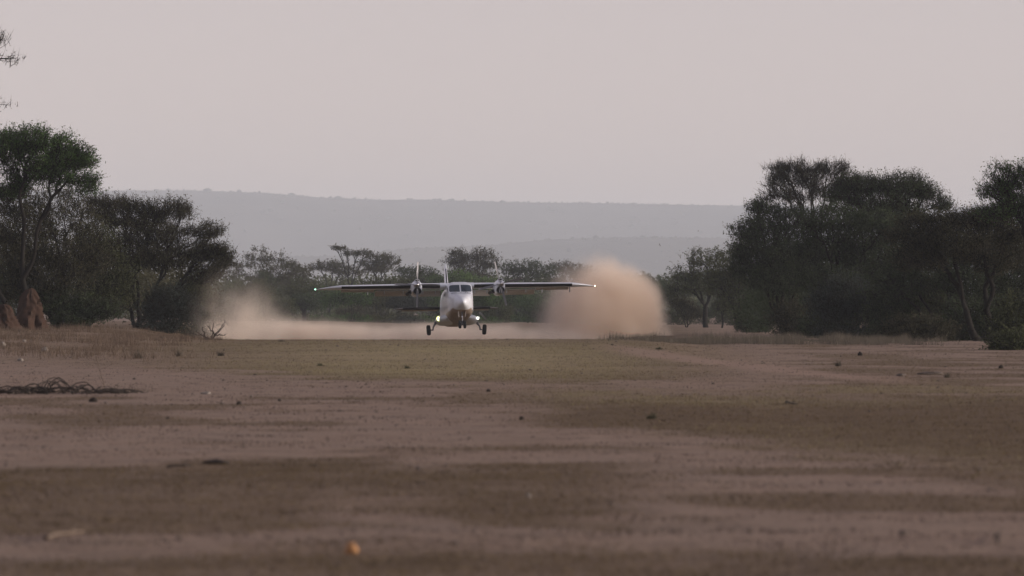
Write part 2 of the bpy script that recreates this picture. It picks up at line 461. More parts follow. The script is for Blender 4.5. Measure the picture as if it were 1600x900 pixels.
def tree(name, label, cat, d, base_px, pads, leaf='dark', ntips=220, lpt=70, leaf_size=0.11, asp=0.4, spread=0.42,
         trunk_r=0.2, fork=0.3, stems=1, bark=None, group=None, seed=1, twigs=12, twig_len=0.95, twig_r=0.011, lean=0.5, depth=0.8, jitter=0.16, wild=1.0, drop=0.0):
    """pads: crown lobes as (photo x, photo y, half width, half height) at distance d; depth: extent along the view relative to the width"""
    rng = np.random.default_rng(seed)
    m = d / FPX
    bx = (base_px - 800) * m
    bz = gz(bx, d)
    root = np.array([bx, d, bz - 0.08])
    if group in (G_L, G_R) and 'feathery' not in label:
        pads = [(p[0], p[1], p[2] * 1.1, p[3] * 1.3) for p in pads]
    tips = []
    ws = np.array([p[2] * p[3] ** 0.6 for p in pads], float); ws /= ws.sum()
    if name == 'bush':                                        # skirts reach the ground
        ws = np.append(ws, 0.3) / 1.3
        pads = list(pads) + [(pads[0][0], HZ - (bz + 0.32 - CAMZ) / m, pads[0][2] * 0.95, 0.36 / m)]
    for p, w in zip(pads, ws):
        n = max(4, int(round(ntips * w)))
        c = np.array(toworld(p[0], p[1], d)); c[1] += rng.uniform(-0.5, 0.5) * p[2] * m * depth
        q = rng.normal(size=(n, 3)); q /= np.linalg.norm(q, axis=1, keepdims=True)
        q *= rng.uniform(0.25, 1.0, (n, 1)) ** 0.5
        q *= (1 + wild * rng.uniform(-0.18, 0.22, (n, 1)))
        q[:, 2] = np.where(q[:, 2] < 0, q[:, 2] * 0.75, q[:, 2])
        tips.append(c + q * np.array([p[2] * m, p[2] * m * depth, p[3] * m]))
    tips = np.concatenate(tips)
    low = tips[:, 2] < bz + 0.12
    tips[low, 2] = bz + 0.12 + rng.uniform(0, 0.15, low.sum())
    stems = max(1, min(stems, len(tips) // 4))
    S = []                                                    # segments p0,p1,r0,r1
    rt = trunk_r / len(tips) ** 0.45 * 1.0
    def rad(n): return max(rt * n ** 0.45, 0.011)
    def bend(p0, p1, r0, r1, k=3):
        L = np.linalg.norm(p1 - p0); pts = [p0]
        off = rng.normal(size=3) * L * jitter * 0.5
        for j in range(1, k):
            t = j / k
            pts.append(p0 + (p1 - p0) * t + off * math.sin(math.pi * t) + rng.normal(size=3) * L * jitter * 0.18)
        pts.append(p1)
        for j in range(k):
            S.append((pts[j], pts[j + 1], r0 + (r1 - r0) * j / k, r0 + (r1 - r0) * (j + 1) / k, r0 > 0.03))
    def split(idx):
        P = tips[idx]; a = P[rng.integers(len(P))]; a = P[np.argmax(((P - a) ** 2).sum(1))]; b = P[np.argmax(((P - a) ** 2).sum(1))]
        for _ in range(3):
            k = ((P - a) ** 2).sum(1) < ((P - b) ** 2).sum(1)
            if k.all() or not k.any(): break
            a = P[k].mean(0); b = P[~k].mean(0)
        if k.all() or not k.any(): k = np.arange(len(P)) < len(P) // 2
        return idx[k], idx[~k]
    def rec(pos, dr, idx, lvl):
        n = len(idx)
        if n == 1:
            bend(pos, tips[idx[0]], rad(1), 0.006, 2); return
        c = tips[idx].mean(0); v = c - pos; L = np.linalg.norm(v); v = v / max(L, 1e-6)
        h = v * (1 - lean * 0.6) + dr * lean * 0.6; h /= np.linalg.norm(h)
        nxt = pos + h * L * (0.5 if lvl < 2 else 0.42)
        bend(pos, nxt, rad(n), rad(n) * 0.86, 4 if lvl < 3 else 2)
        for s_ in split(idx): rec(nxt, h, s_, lvl + 1)
    allidx = np.arange(len(tips))
    groups = [allidx]
    while len(groups) < stems:
        groups.sort(key=len); g = groups.pop(); groups += list(split(g))
    cz = tips[:, 2].max() - bz
    if stems > 1:                                             # the root crown the stems spring from
        S.append((root - np.array([0, 0, 0.1]), root + np.array([0, 0, 0.16]), 0.075 + 0.3 * trunk_r, 0.05 + 0.2 * trunk_r, True))
    for gi, g in enumerate(groups):
        c = tips[g].mean(0)
        st = root + np.array([rng.uniform(-0.02, 0.02), rng.uniform(-0.02, 0.02), 0]) * (stems > 1)
        dr = np.array([0, 0, 1.0]) if stems == 1 else np.array([(c[0] - st[0]) * 0.35, (c[1] - st[1]) * 0.3, max(0.4, (c[2] - st[2]) * 0.6)])
        dr /= np.linalg.norm(dr)
        top = st + dr * cz * fork + np.array([(c[0] - st[0]) * 0.15, 0, 0])
        bend(st, top, max(rad(len(g)) * 1.25, 0.031), rad(len(g)), 4)
        parts = [g]
        for _ in range(2 if stems == 1 else 1):
            parts = [q for p in parts for q in (split(p) if len(p) > 2 else (p,))]
        for q in parts: rec(top, dr, q, 0)
    P0 = np.array([s[0] for s in S]); P1 = np.array([s[1] for s in S]); R0 = np.array([s[2] for s in S]); R1 = np.array([s[3] for s in S])
    thick = np.array([s[4] for s in S])
    v1, f1 = segs_mesh(P0[thick], P1[thick], R0[thick], R1[thick], 6)
    o = empty(name, (bx, d, bz))
    off = np.array([bx, d, bz])
    bk = bark or M_bark
    t_o = link('trunk', mesh_np('trunk', v1 - off, f1, True), bk, o)
    # crown: fine branches, twigs, leaves in one mesh with two materials
    v2, f2 = segs_mesh(P0[~thick], P1[~thick], R0[~thick], R1[~thick], 3) if (~thick).any() else (np.zeros((0, 3)), np.zeros((0, 4), int))
    nt_ = len(tips) * twigs
    tb = np.repeat(tips, twigs, 0) + rng.normal(size=(nt_, 3)) * spread * np.array([0.5, 0.5, 0.25])
    outw = tb - np.array([tips[:, 0].mean(), tips[:, 1].mean(), tips[:, 2].min() - 0.2 * cz])
    outw /= np.linalg.norm(outw, axis=1, keepdims=True)
    td = rng.normal(size=(nt_, 3)) * 0.55 + outw * 0.85 + np.array([0, 0, 0.22]); td /= np.linalg.norm(td, axis=1, keepdims=True)
    tl = twig_len * rng.uniform(0.35, 1.2, nt_)
    wd = np.cross(td, rng.normal(size=(nt_, 3))); wd /= np.linalg.norm(wd, axis=1, keepdims=True); wd *= twig_r * 1.3
    ta = tb - td * tl[:, None] * 0.4; tz = tb + td * tl[:, None] * 0.6
    v3 = np.stack([ta, ta + (tz - ta) * 0.25 + wd, tz, ta + (tz - ta) * 0.25 - wd], 1).reshape(-1, 3); f3 = np.arange(4 * nt_).reshape(nt_, 4)
    nl = int(len(tips) * lpt * 0.68)
    ti = rng.integers(0, nt_, nl); along = rng.uniform(-0.4, 0.6, nl)
    LC = tb[ti] + td[ti] * (tl[ti] * along)[:, None] + rng.normal(size=(nl, 3)) * spread * np.array([0.16, 0.16, 0.12])
    if drop: LC[:, 2] -= drop * rng.uniform(0, 1, nl) ** 2
    LC[:, 2] = np.maximum(LC[:, 2], bz + 0.03)
    v4, f4 = leaf_mesh(LC, rng, leaf_size * 1.16, asp)
    nv2, nv3 = len(v2), len(v3)
    V = np.concatenate([v2, v3, v4]); F = np.concatenate([f2, f3 + nv2, f4 + nv2 + nv3])
    me = mesh_np('crown', V - off, F)
    c_o = link('crown', me, LM[leaf], o); me.materials.append(bk)
    mi = np.zeros(len(F), np.int32); mi[: len(f2) + len(f3)] = 1
    me.polygons.foreach_set('material_index', mi)
    tag(o, label, cat, group)
    return o

# --- trees at the edge of the strip, on the left of the view
G_L, G_R, G_C = 'trees at the near edge of the strip', 'trees of the dark thicket', 'trees beyond the airstrip'
tree('acacia_tree', 'tall acacia with dense green flat crown above the termite mounds', 'tree', 292, 20,
     [(48, 222, 62, 17), (-8, 232, 66, 20), (100, 240, 34, 11), (122, 252, 30, 9), (132, 292, 20, 12), (60, 258, 56, 14), (-90, 245, 70, 32), (85, 275, 36, 14), (10, 290, 36, 20)],
     'green', 540, 105, 0.12, 0.34, 0.36, 0.20, 0.26, stems=2, group=G_L, seed=3, twigs=13, lean=0.45)
tree('thorn_tree', 'brownish thorn tree filling the space under the tall green acacia', 'tree', 300, 92,
     [(95, 340, 52, 36), (40, 365, 52, 45), (120, 400, 48, 42), (70, 430, 60, 40), (0, 420, 55, 60), (30, 320, 40, 30)],
     'brown', 460, 78, 0.12, 0.36, 0.5, 0.16, 0.16, stems=3, group=G_L, seed=4, twigs=14)
tree('thorn_tree', 'dark olive bushy tree between the green acacia and layered acacia', 'tree', 312, 135,
     [(165, 425, 42, 36), (140, 460, 40, 28), (185, 455, 24, 28), (150, 380, 30, 26)],
     'olive', 300, 80, 0.11, 0.36, 0.45, 0.14, 0.15, stems=3, group=G_L, seed=5, twigs=12)
tree('acacia_tree', 'wide layered thorn acacia leaning over the left-hand dust plume', 'tree', 330, 214,
     [(262, 330, 42, 13), (205, 338, 58, 18), (172, 322, 36, 12), (320, 362, 28, 9), (232, 368, 56, 15), (300, 392, 48, 13), (338, 396, 24, 12), (345, 412, 18, 14), (260, 405, 45, 14), (200, 400, 40, 22), (316, 430, 30, 16)],
     'brown', 640, 82, 0.11, 0.32, 0.40, 0.24, 0.14, stems=4, group=G_L, seed=6, twigs=14, lean=0.8)
tree('bush', 'dark leafy bush at the foot of the layered acacia', 'bush', 326, 262,
     [(255, 482, 40, 22), (290, 488, 28, 18), (270, 465, 36, 16)], 'blue', 190, 80, 0.11, 0.4, 0.4, 0.06, 0.1, stems=5, seed=7)
tree('bush', 'green bush beside the left-hand dust plume', 'bush', 334, 312,
     [(306, 475, 20, 28), (318, 490, 14, 14), (296, 455, 16, 16)], 'olive', 130, 75, 0.11, 0.4, 0.38, 0.06, 0.1, stems=4, seed=8)
tree('bush', 'low dark thicket bush just right of the red termite mound', 'bush', 300, 112,
     [(110, 480, 34, 20), (150, 488, 34, 16), (80, 470, 24, 25)], 'dark', 190, 75, 0.11, 0.4, 0.4, 0.06, 0.1, stems=5, seed=9)
tree('bush', 'dark bush behind the termite mounds at the photo edge', 'bush', 306, 10,
     [(0, 450, 50, 40), (50, 470, 30, 28), (-50, 470, 50, 40)], 'dark', 200, 75, 0.12, 0.4, 0.45, 0.07, 0.1, stems=5, seed=10)
tree('bare_tree', 'sparse bare branches of a tall tree reaching in at the upper edge', 'tree', 262, -120,
     [(-22, 62, 44, 20), (-10, 92, 46, 9), (-90, 40, 60, 30), (-40, 165, 74, 7), (-140, 110, 60, 40)], 'brown', 130, 14, 0.09, 0.3, 0.35, 0.2, 0.45, seed=12, twigs=7, twig_len=0.7, lean=0.6)

# --- the dark thicket on the right
tree('acacia_tree', 'feathery thin-leaved acacia, tallest of the right-hand thicket', 'tree', 372, 1275,
     [(1258, 262, 56, 11), (1212, 284, 24, 18), (1306, 264, 24, 12), (1240, 275, 44, 16), (1285, 285, 44, 16), (1203, 306, 18, 12), (1255, 305, 50, 16), (1325, 285, 20, 14)],
     'brown', 380, 26, 0.10, 0.3, 0.34, 0.17, 0.42, stems=1, group=G_R, seed=21, twigs=13, lean=0.5)
tree('acacia_tree', 'dense domed thorn tree with spiky top beside the feathery acacia', 'tree', 352, 1400,
     [(1340, 290, 40, 16), (1405, 292, 50, 20), (1445, 302, 22, 13), (1380, 315, 66, 20), (1310, 305, 24, 12), (1385, 338, 72, 16), (1470, 320, 16, 12)],
     'dark', 480, 95, 0.11, 0.34, 0.4, 0.24, 0.35, group=G_R, seed=22, twigs=14, lean=0.5)
tree('acacia_tree', 'spiky dark acacia cut off by the photo edge, nearest the camera', 'tree', 285, 1615,
     [(1588, 276, 36, 16), (1556, 300, 28, 10), (1600, 308, 46, 20), (1660, 275, 60, 30), (1570, 330, 40, 14), (1680, 330, 60, 40)],
     'green', 420, 75, 0.11, 0.34, 0.4, 0.26, 0.3, group=G_R, seed=23, twigs=14)
tree('thorn_tree', 'layered thorn tree with flat shelves, edge of thicket nearest the dust', 'tree', 352, 1225,
     [(1192, 324, 28, 5), (1178, 360, 30, 16), (1225, 345, 46, 20), (1190, 388, 44, 22), (1240, 395, 52, 30), (1170, 420, 26, 18), (1215, 440, 50, 28)],
     'dark', 520, 88, 0.12, 0.36, 0.42, 0.22, 0.2, stems=3, group=G_R, seed=24, twigs=12)
tree('thorn_tree', 'broad dark thorn tree below the feathery acacia', 'tree', 340, 1320,
     [(1300, 345, 60, 26), (1365, 360, 60, 26), (1290, 390, 66, 34), (1370, 405, 66, 36), (1310, 440, 70, 34)],
     'dark', 520, 95, 0.13, 0.38, 0.46, 0.22, 0.2, stems=4, group=G_R, seed=25, twigs=12)
tree('acacia_tree', 'spreading umbrella thorn with arched low limbs over the strip edge', 'tree', 292, 1535,
     [(1470, 352, 60, 12), (1530, 345, 50, 12), (1430, 372, 42, 14), (1570, 362, 50, 20), (1490, 382, 66, 16), (1555, 400, 50, 26), (1440, 405, 40, 16)],
     'brown', 560, 92, 0.11, 0.36, 0.42, 0.24, 0.26, stems=2, group=G_R, seed=26, twigs=12, lean=0.85)
tree('thorn_tree', 'dark tree filling the gap under the umbrella thorn', 'tree', 310, 1470,
     [(1450, 425, 60, 34), (1520, 440, 60, 40), (1400, 440, 50, 40), (1580, 440, 55, 50), (1640, 430, 60, 60)],
     'dark', 460, 85, 0.13, 0.38, 0.48, 0.2, 0.12, stems=5, group=G_R, seed=27)
tree('umbrella_tree', 'small umbrella tree with forked trunk just right of the dust cloud', 'tree', 545, 1103,
     [(1102, 405, 30, 12), (1075, 428, 26, 12), (1125, 428, 28, 14), (1098, 446, 40, 18), (1060, 452, 20, 14)],
     'olive', 330, 46, 0.17, 0.4, 0.6, 0.24, 0.28, group=G_R, seed=28, twigs=8, twig_len=0.7, twig_r=0.012)
tree('thorn_tree', 'many-stemmed thorn tree between the umbrella tree and thicket', 'tree', 490, 1156,
     [(1150, 415, 30, 20), (1175, 440, 32, 22), (1140, 450, 30, 18), (1165, 388, 26, 14), (1122, 442, 26, 14), (1170, 465, 34, 18)],
     'olive', 380, 48, 0.16, 0.4, 0.55, 0.2, 0.18, stems=4, group=G_R, seed=29, twigs=9, twig_len=0.7, twig_r=0.012)
tree('small_tree', 'thin-stemmed young tree beside the umbrella tree trunk', 'tree', 535, 1128,
     [(1128, 480, 14, 8), (1138, 474, 10, 6)], 'olive', 70, 40, 0.16, 0.4, 0.45, 0.08, 0.45, seed=30)
tree('small_tree', 'low scrubby tree at the dust cloud edge', 'tree', 550, 1072,
     [(1070, 482, 16, 10), (1060, 474, 14, 10), (1082, 490, 14, 9)], 'brown', 100, 40, 0.16, 0.4, 0.5, 0.07, 0.25, stems=3, seed=31)
tree('bush', 'rounded dome bush in front of the many-stemmed thorn tree', 'bush', 420, 1186,
     [(1184, 484, 30, 16), (1180, 496, 32, 14), (1195, 492, 24, 14)], 'olive', 230, 70, 0.13, 0.4, 0.4, 0.06, 0.08, stems=6, seed=32)
for k, (px, py, rx, ry, d, lf, lab) in enumerate([
        (1250, 492, 46, 26, 350, 'brown', 'brown thorn bush under the layered thorn tree'),
        (1325, 470, 60, 44, 320, 'blue', 'big bluish leafy bush in the middle of the thicket'),
        (1395, 485, 44, 40, 312, 'dark', 'dark bush right of the big bluish bush'),
        (1440, 512, 52, 18, 288, 'brown', 'low brownish bush spilling onto the strip edge'),
        (1520, 500, 56, 34, 296, 'dark', 'dark bush below the arched low limbs'),
        (1462, 462, 46, 40, 318, 'olive', 'olive bush seen through the arched low limbs'),
        (1062, 490, 24, 13, 640, 'olive', 'hazy olive bush just right of the dust cloud foot'),
        (1100, 486, 28, 14, 660, 'dark', 'hazy dark bush behind the umbrella tree trunk'),
        (1142, 488, 28, 16, 620, 'olive', 'hazy olive bush behind the thin-stemmed young tree'),
        (1290, 505, 40, 20, 330, 'dark', 'dark low bush in front of the big bluish bush'),
        (1590, 505, 46, 40, 262, 'olive', 'olive bush by the photo edge beneath the nearest acacia'),
        (1578, 546, 18, 9, 236, 'olive', 'small low shrub standing out on the bare strip edge')]):
    tree('bush', lab, 'bush', d, px, [(px, py, rx, ry), (px - rx * 0.4, py + ry * 0.35, rx * 0.7, ry * 0.6), (px + rx * 0.4, py + ry * 0.3, rx * 0.7, ry * 0.6)],
         lf, int(60 + rx * ry * 0.1), 75, 0.12, 0.36, 0.4, 0.05, 0.08, stems=6, seed=40 + k, twigs=9)

# --- trees beyond the strip, in the dusty air behind the airplane
def ctree(name, label, d, base, pads, leaf, n=150, lpt=38, seed=1, **kw):
    a = dict(leaf_size=0.26, asp=0.42, spread=0.75, trunk_r=0.2, fork=0.3, twigs=6, twig_len=1.0, twig_r=0.018, group=G_C, seed=seed)
    a.update(kw)
    ls = a.pop('leaf_size')
    return tree(name, label, 'bush' if name == 'bush' else 'tree', d, base, pads, leaf, n, lpt, ls, **a)
ctree('thorn_tree', 'broad hazy brown tree rising behind the left-hand dust plume', 900, 420, [(412, 402, 36, 14), (395, 425, 45, 20), (440, 425, 40, 16), (420, 450, 50, 20)], 'brown', 260, seed=51)
ctree('thorn_tree', 'hazy twiggy tree just right of the broad brown tree', 960, 458, [(452, 415, 16, 8), (470, 425, 18, 10), (460, 440, 30, 12)], 'brown', 120, seed=52)
ctree('acacia_tree', 'sparse flat-topped acacia with a V of bare limbs', 1000, 547, [(531, 388, 14, 3), (548, 396, 12, 3), (566, 396, 14, 4)], 'brown', 70, 30, seed=53, fork=0.45, lean=0.2, spread=0.5)
ctree('acacia_tree', 'umbrella acacia right of the sparse flat-topped one', 1000, 592, [(592, 401, 24, 5), (610, 410, 16, 5), (578, 412, 20, 8), (596, 420, 28, 8)], 'brown', 170, seed=54, fork=0.4)
ctree('acacia_tree', 'low spreading acacia left of the sparse flat-topped one', 1050, 515, [(512, 412, 26, 4), (495, 418, 16, 5), (528, 420, 26, 8), (545, 425, 30, 8)], 'brown', 150, seed=55, fork=0.35)
ctree('thorn_tree', 'twiggy thorn tree behind the tail fin', 900, 738, [(716, 402, 20, 12), (752, 398, 20, 10), (735, 412, 38, 12), (765, 412, 14, 10), (735, 432, 45, 14)], 'brown', 250, 26, seed=56, stems=3, fork=0.2, twigs=11, twig_len=1.5)
ctree('thorn_tree', 'rounded dark tree behind the upright propeller blade', 940, 800, [(800, 420, 26, 12), (825, 418, 26, 12), (845, 424, 28, 12), (815, 440, 46, 16)], 'dark', 240, seed=57)
ctree('thorn_tree', 'hazy tree fading into the dust cloud', 980, 880, [(875, 418, 24, 10), (900, 424, 30, 12), (890, 440, 40, 16)], 'brown', 170, seed=58)
ctree('thorn_tree', 'dark low tree left of the tail fin', 940, 645, [(640, 424, 22, 8), (665, 428, 22, 8), (650, 440, 40, 14)], 'dark', 170, seed=59)
ctree('leafy_tree', 'bright green leafy tree directly behind the tail fin', 860, 712, [(718, 434, 34, 9), (690, 440, 26, 8), (745, 440, 26, 8), (715, 452, 50, 12)], 'bright', 210, 48, seed=60)
ctree('thorn_tree', 'dark twin-stemmed tree standing in the thinning dust', 800, 416, [(413, 440, 14, 14), (418, 458, 18, 16), (408, 466, 14, 12)], 'dark', 120, seed=61, stems=3, fork=0.3)
ctree('small_tree', 'small mushroom-shaped tree with a short black trunk', 790, 475, [(474, 470, 22, 6), (460, 478, 14, 6), (488, 478, 14, 6)], 'dark', 110, 46, seed=62, fork=0.4, trunk_r=0.3)
cb = [(395, 455, 30, 20, 'olive', 'olive bush at the foot of the broad hazy tree'), (720, 462, 34, 16, 'green', 'green bush directly behind the cockpit'), (790, 462, 30, 18, 'green', 'green bush beyond the port propeller'), (480, 452, 40, 16, 'olive', 'olive tree mass above the mushroom-shaped tree'), (600, 446, 40, 14, 'olive', 'olive tree mass above the starboard wing'), (440, 480, 22, 15, 'olive', 'olive scrub left of the mushroom-shaped tree'), (505, 468, 30, 16, 'green', 'green scrub right of the mushroom-shaped tree'),
      (548, 462, 34, 15, 'green', 'green bush below the starboard wing tip lamp'), (592, 468, 34, 16, 'olive', 'olive bush under the starboard outer wing'),
      (560, 488, 36, 10, 'brown', 'grey-brown low scrub under the starboard outer wing'), (632, 468, 30, 16, 'blue', 'bluish bush beside the starboard tailplane tip'),
      (668, 466, 30, 16, 'green', 'green bush under the starboard engine'), (700, 484, 30, 12, 'olive', 'olive scrub behind the fuselage'),
      (752, 466, 28, 16, 'green', 'green bush under the port engine'), (775, 486, 26, 12, 'olive', 'olive scrub behind the port main wheel'),
      (820, 470, 34, 18, 'green', 'green bush under the port wing'), (818, 490, 38, 13, 'blue', 'dark bluish bush touching the dust cloud'),
      (856, 486, 30, 14, 'dark', 'dark bush half lost in the dust cloud'), (620, 496, 30, 6, 'brown', 'low dry scrub on the pale ground line'),
      (900, 470, 40, 20, 'olive', 'olive bush veiled by the dust cloud'), (960, 460, 40, 22, 'brown', 'brown bush hidden behind the dust cloud'), (1020, 450, 36, 26, 'dark', 'dark tree mass at the dust cloud rim'),
      (370, 470, 34, 26, 'olive', 'olive bush veiled by the left-hand plume')]
for k, (px, py, rx, ry, lf, lab) in enumerate(cb):
    ctree('bush', lab, 700 + (k * 37) % 120, px, [(px, py, rx, ry), (px - rx * 0.4, py + ry * 0.4, rx * 0.7, ry * 0.6), (px + rx * 0.4, py + ry * 0.4, rx * 0.7, ry * 0.6)],
          lf, int(70 + rx * ry * 0.12), 52, seed=70 + k, stems=5, fork=0.1, leaf_size=0.22, trunk_r=0.1)

# shadowy undergrowth closing the gaps between the trunks, one mass on each side
def undergrowth(u0, u1, d0, d1, n, top, seed, leaf, label):
    rng = np.random.default_rng(seed); cs = []
    for i in range(n):
        px = rng.uniform(u0, u1); d = rng.uniform(d0, d1); m = d / FPX; x = (px - 800) * m; z0 = gz(x, d)
        h = max(0.8, CAMZ + (HZ - top(px) - rng.uniform(0, 45)) * m - z0); w = rng.uniform(0.6, 1.5); k = 125
        q = rng.normal(size=(k, 3)); q /= np.linalg.norm(q, axis=1, keepdims=True); q *= rng.uniform(0.1, 1, (k, 1)) ** 0.45
        cs.append(q * np.array([w, w, h * 0.5]) + np.array([x, d, z0 + h * 0.52]))
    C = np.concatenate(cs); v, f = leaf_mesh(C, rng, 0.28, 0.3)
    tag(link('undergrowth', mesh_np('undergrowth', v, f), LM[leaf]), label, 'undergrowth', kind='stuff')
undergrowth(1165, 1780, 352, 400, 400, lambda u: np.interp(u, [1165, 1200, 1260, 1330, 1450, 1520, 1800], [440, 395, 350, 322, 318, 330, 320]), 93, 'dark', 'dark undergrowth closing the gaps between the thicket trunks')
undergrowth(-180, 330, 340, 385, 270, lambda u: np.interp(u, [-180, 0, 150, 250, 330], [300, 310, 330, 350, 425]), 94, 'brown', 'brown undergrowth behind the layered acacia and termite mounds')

# far wood behind, one mass
def woodland():
    rng = np.random.default_rng(91)
    V = []; n = 380
    px = rng.uniform(150, 1450, n); d = rng.uniform(1050, 1500, n)
    top = 431 + 13 * rng.uniform(-1, 1, n) + 10 * (fbm(px / 90, px * 0, 5, 2) - 0.5)
    cs = []
    for i in range(n):
        m = d[i] / FPX; x = (px[i] - 800) * m; h = (492 - top[i]) * m
        k = 135
        q = rng.normal(size=(k, 3)); q /= np.linalg.norm(q, axis=1, keepdims=True); q *= rng.uniform(0.3, 1, (k, 1)) ** 0.4
        w = h * rng.uniform(0.35, 0.7)
        cs.append(q * np.array([w, w, h * 0.34]) + np.array([x, d[i], h * 0.62]))
        q2 = rng.uniform(-1, 1, (50, 3)) * np.array([w, w, h * 0.32]) + np.array([x, d[i], h * 0.3])
        cs.append(q2)
    C = np.concatenate(cs)
    v, f = leaf_mesh(C, rng, 0.85, 0.55)
    tag(link('woodland', mesh_np('woodland', v, f), LM['olive']), 'hazy belt of scrubby woodland behind the nearer trees', 'woodland', kind='stuff')
    # the plain beyond: sparse low trees out to the foothill
    n = 2400
    dd = rng.uniform(1700, 6500, n); xx = rng.uniform(-0.2, 0.2, n) * dd; r = rng.uniform(2.0, 4.5, n)
    tag(blobs('plain_scrub', np.stack([xx, dd, r * 0.6], -1), r, 0.8, M_farleaf, 92), 'scrub dotting the hazy plain below the foothill', kind='stuff')
woodland()

# ------------------------------------------------------------------ termite mounds
M_mound = plain('red_termite_earth', (0.052, 0.033, 0.025), 0.95, var=0.6, scale=2.2, spec=0.05, bump=0.6)
def mound(px, base_py, top_py, half_px, d, seed, label, lean=0.0):
    m = d / FPX; x = (px - 800) * m; z0 = gz(x, d); h = CAMZ + (HZ - top_py) * m - z0; r = half_px * m
    rows = []; k = 40; nz = 30
    for j in range(nz + 1):
        t = j / nz; prof = (1 - t ** 2.3) ** 0.55 * (1 + 0.3 * (1 - t) ** 4)
        row = []
        for i in range(k):
            a = 2 * math.pi * i / k
            nn = float(fbm(np.array([math.cos(a) * 1.6 + 7 * seed]), np.array([math.sin(a) * 1.6 + t * 2.2]), seed, 4)[0]) - 0.5
            groove = 0.09 * math.sin(a * 5 + seed + 3 * t) + 0.5 * (float(fbm(np.array([math.cos(a) * 5 + 3 * seed]), np.array([math.sin(a) * 5 + t * 7]), seed + 3, 3)[0]) - 0.5)
            rr = r * prof * (1 + 1.0 * nn + groove) + 0.02
            row.append((math.cos(a) * rr + lean * t * h, math.sin(a) * rr, -0.1 + t * (h + 0.1) * (1 + 0.12 * nn)))
        rows.append(row)
    mb = MB(); mb.rings(rows, True, True)
    o = mb.build('termite_mound', M_mound, None, True, 70); o.location = (x, d, z0)
    tag(o, label, 'termite mound', 'red termite mounds')
mound(46, 510, 452, 21, 284, 2, 'taller red-brown pointed termite mound under the green acacia', 0.03)
mound(8, 512, 476, 20, 276, 5, 'shorter rounded termite mound cut by the photo edge', -0.05)

# ------------------------------------------------------------------ airplane
M_white = None
def paint():
    m, nt, out = new_mat('white_aircraft_paint')
    tc = N(nt, 'ShaderNodeTexCoord')
    f = noise(nt, tc.outputs['Object'], 1.6, 6, 0.6)
    f2 = noise(nt, tc.outputs['Object'], 9, 4, 0.6)
    c = mixrgb(nt, maprange(nt, f, 0.45, 0.75), (0.78, 0.83, 0.89), (0.70, 0.73, 0.77))
    c = mixrgb(nt, mth(nt, 'MULTIPLY', maprange(nt, f2, 0.55, 0.8), 0.35), c, (0.5, 0.45, 0.4))
    b = N(nt, 'ShaderNodeBsdfPrincipled'); nt.links.new(c, b.inputs['Base Color'])
    b.inputs['Roughness'].default_value = 0.22; b.inputs['Specular IOR Level'].default_value = 0.5
    nt.links.new(b.outputs[0], out.inputs['Surface'])
    return m
M_white = paint()
M_boot = plain('black_rubber_boot', (0.012, 0.012, 0.014), 0.55, spec=0.3)
M_tyre = plain('tyre_rubber', (0.014, 0.014, 0.015), 0.85, spec=0.2)
M_metal = plain('bare_metal', (0.55, 0.56, 0.58), 0.28, 1.0, 0.1)
M_strut = plain('grey_gear_metal', (0.16, 0.16, 0.17), 0.45, 0.5)
M_dark = plain('dark_opening', (0.008, 0.008, 0.009), 0.8)
M_exh = plain('sooty_exhaust', (0.03, 0.026, 0.024), 0.6, 0.6)
M_under = plain('dusty_underside_paint', (0.60, 0.55, 0.50), 0.5, var=0.15, scale=2.5)
M_blade = plain('grey_propeller_blade', (0.17, 0.175, 0.19), 0.4, 0.2)
M_tip = plain('pale_blade_tip', (0.26, 0.26, 0.27), 0.4)
M_glass, _nt, _out = new_mat('cockpit_glass')
_b = N(_nt, 'ShaderNodeBsdfPrincipled'); _b.inputs['Base Color'].default_value = (0.035, 0.055, 0.075, 1); _b.inputs['Roughness'].default_value = 0.06; _b.inputs['Specular IOR Level'].default_value = 0.8
_nt.links.new(_b.outputs[0], _out.inputs['Surface'])
E_land = emit('landing_lamp', (1.0, 0.95, 0.55), 5.0)
E_ring = emit('landing_lamp_reflector', (0.92, 0.95, 0.36), 0.62)
E_land2 = emit('landing_lamp_white', (1.0, 0.95, 0.80), 3.0)
E_green = emit('green_navigation_lamp', (0.45, 1.0, 0.72), 2.0)
E_red = emit('red_navigation_lamp', (1.0, 0.68, 0.50), 2.4)

AP_D = 344.0
APX, APY, APZ = (713.5 - 800) / FPX * AP_D, AP_D, CAMZ + (HZ - 523.5) / FPX * AP_D
AP = empty('airplane', (APX, APY, APZ))
tag(AP, 'white twin-propeller high-wing airplane lifting off, landing lights on', 'airplane')
AP.rotation_mode = 'XYZ'
ROLL, PITCH, YAW = R(-0.75), R(4.5), R(4.3)
# local axes: nose along -Y, X to the viewer's right, Z up; pitch up = nose rises = rotate about +X by -pitch... nose (-Y) must gain +Z
Mrot = Matrix.Rotation(YAW, 4, 'Z') @ Matrix.Rotation(-PITCH, 4, 'X') @ Matrix.Rotation(ROLL, 4, 'Y')
AP.rotation_euler = Mrot.to_euler('XYZ')

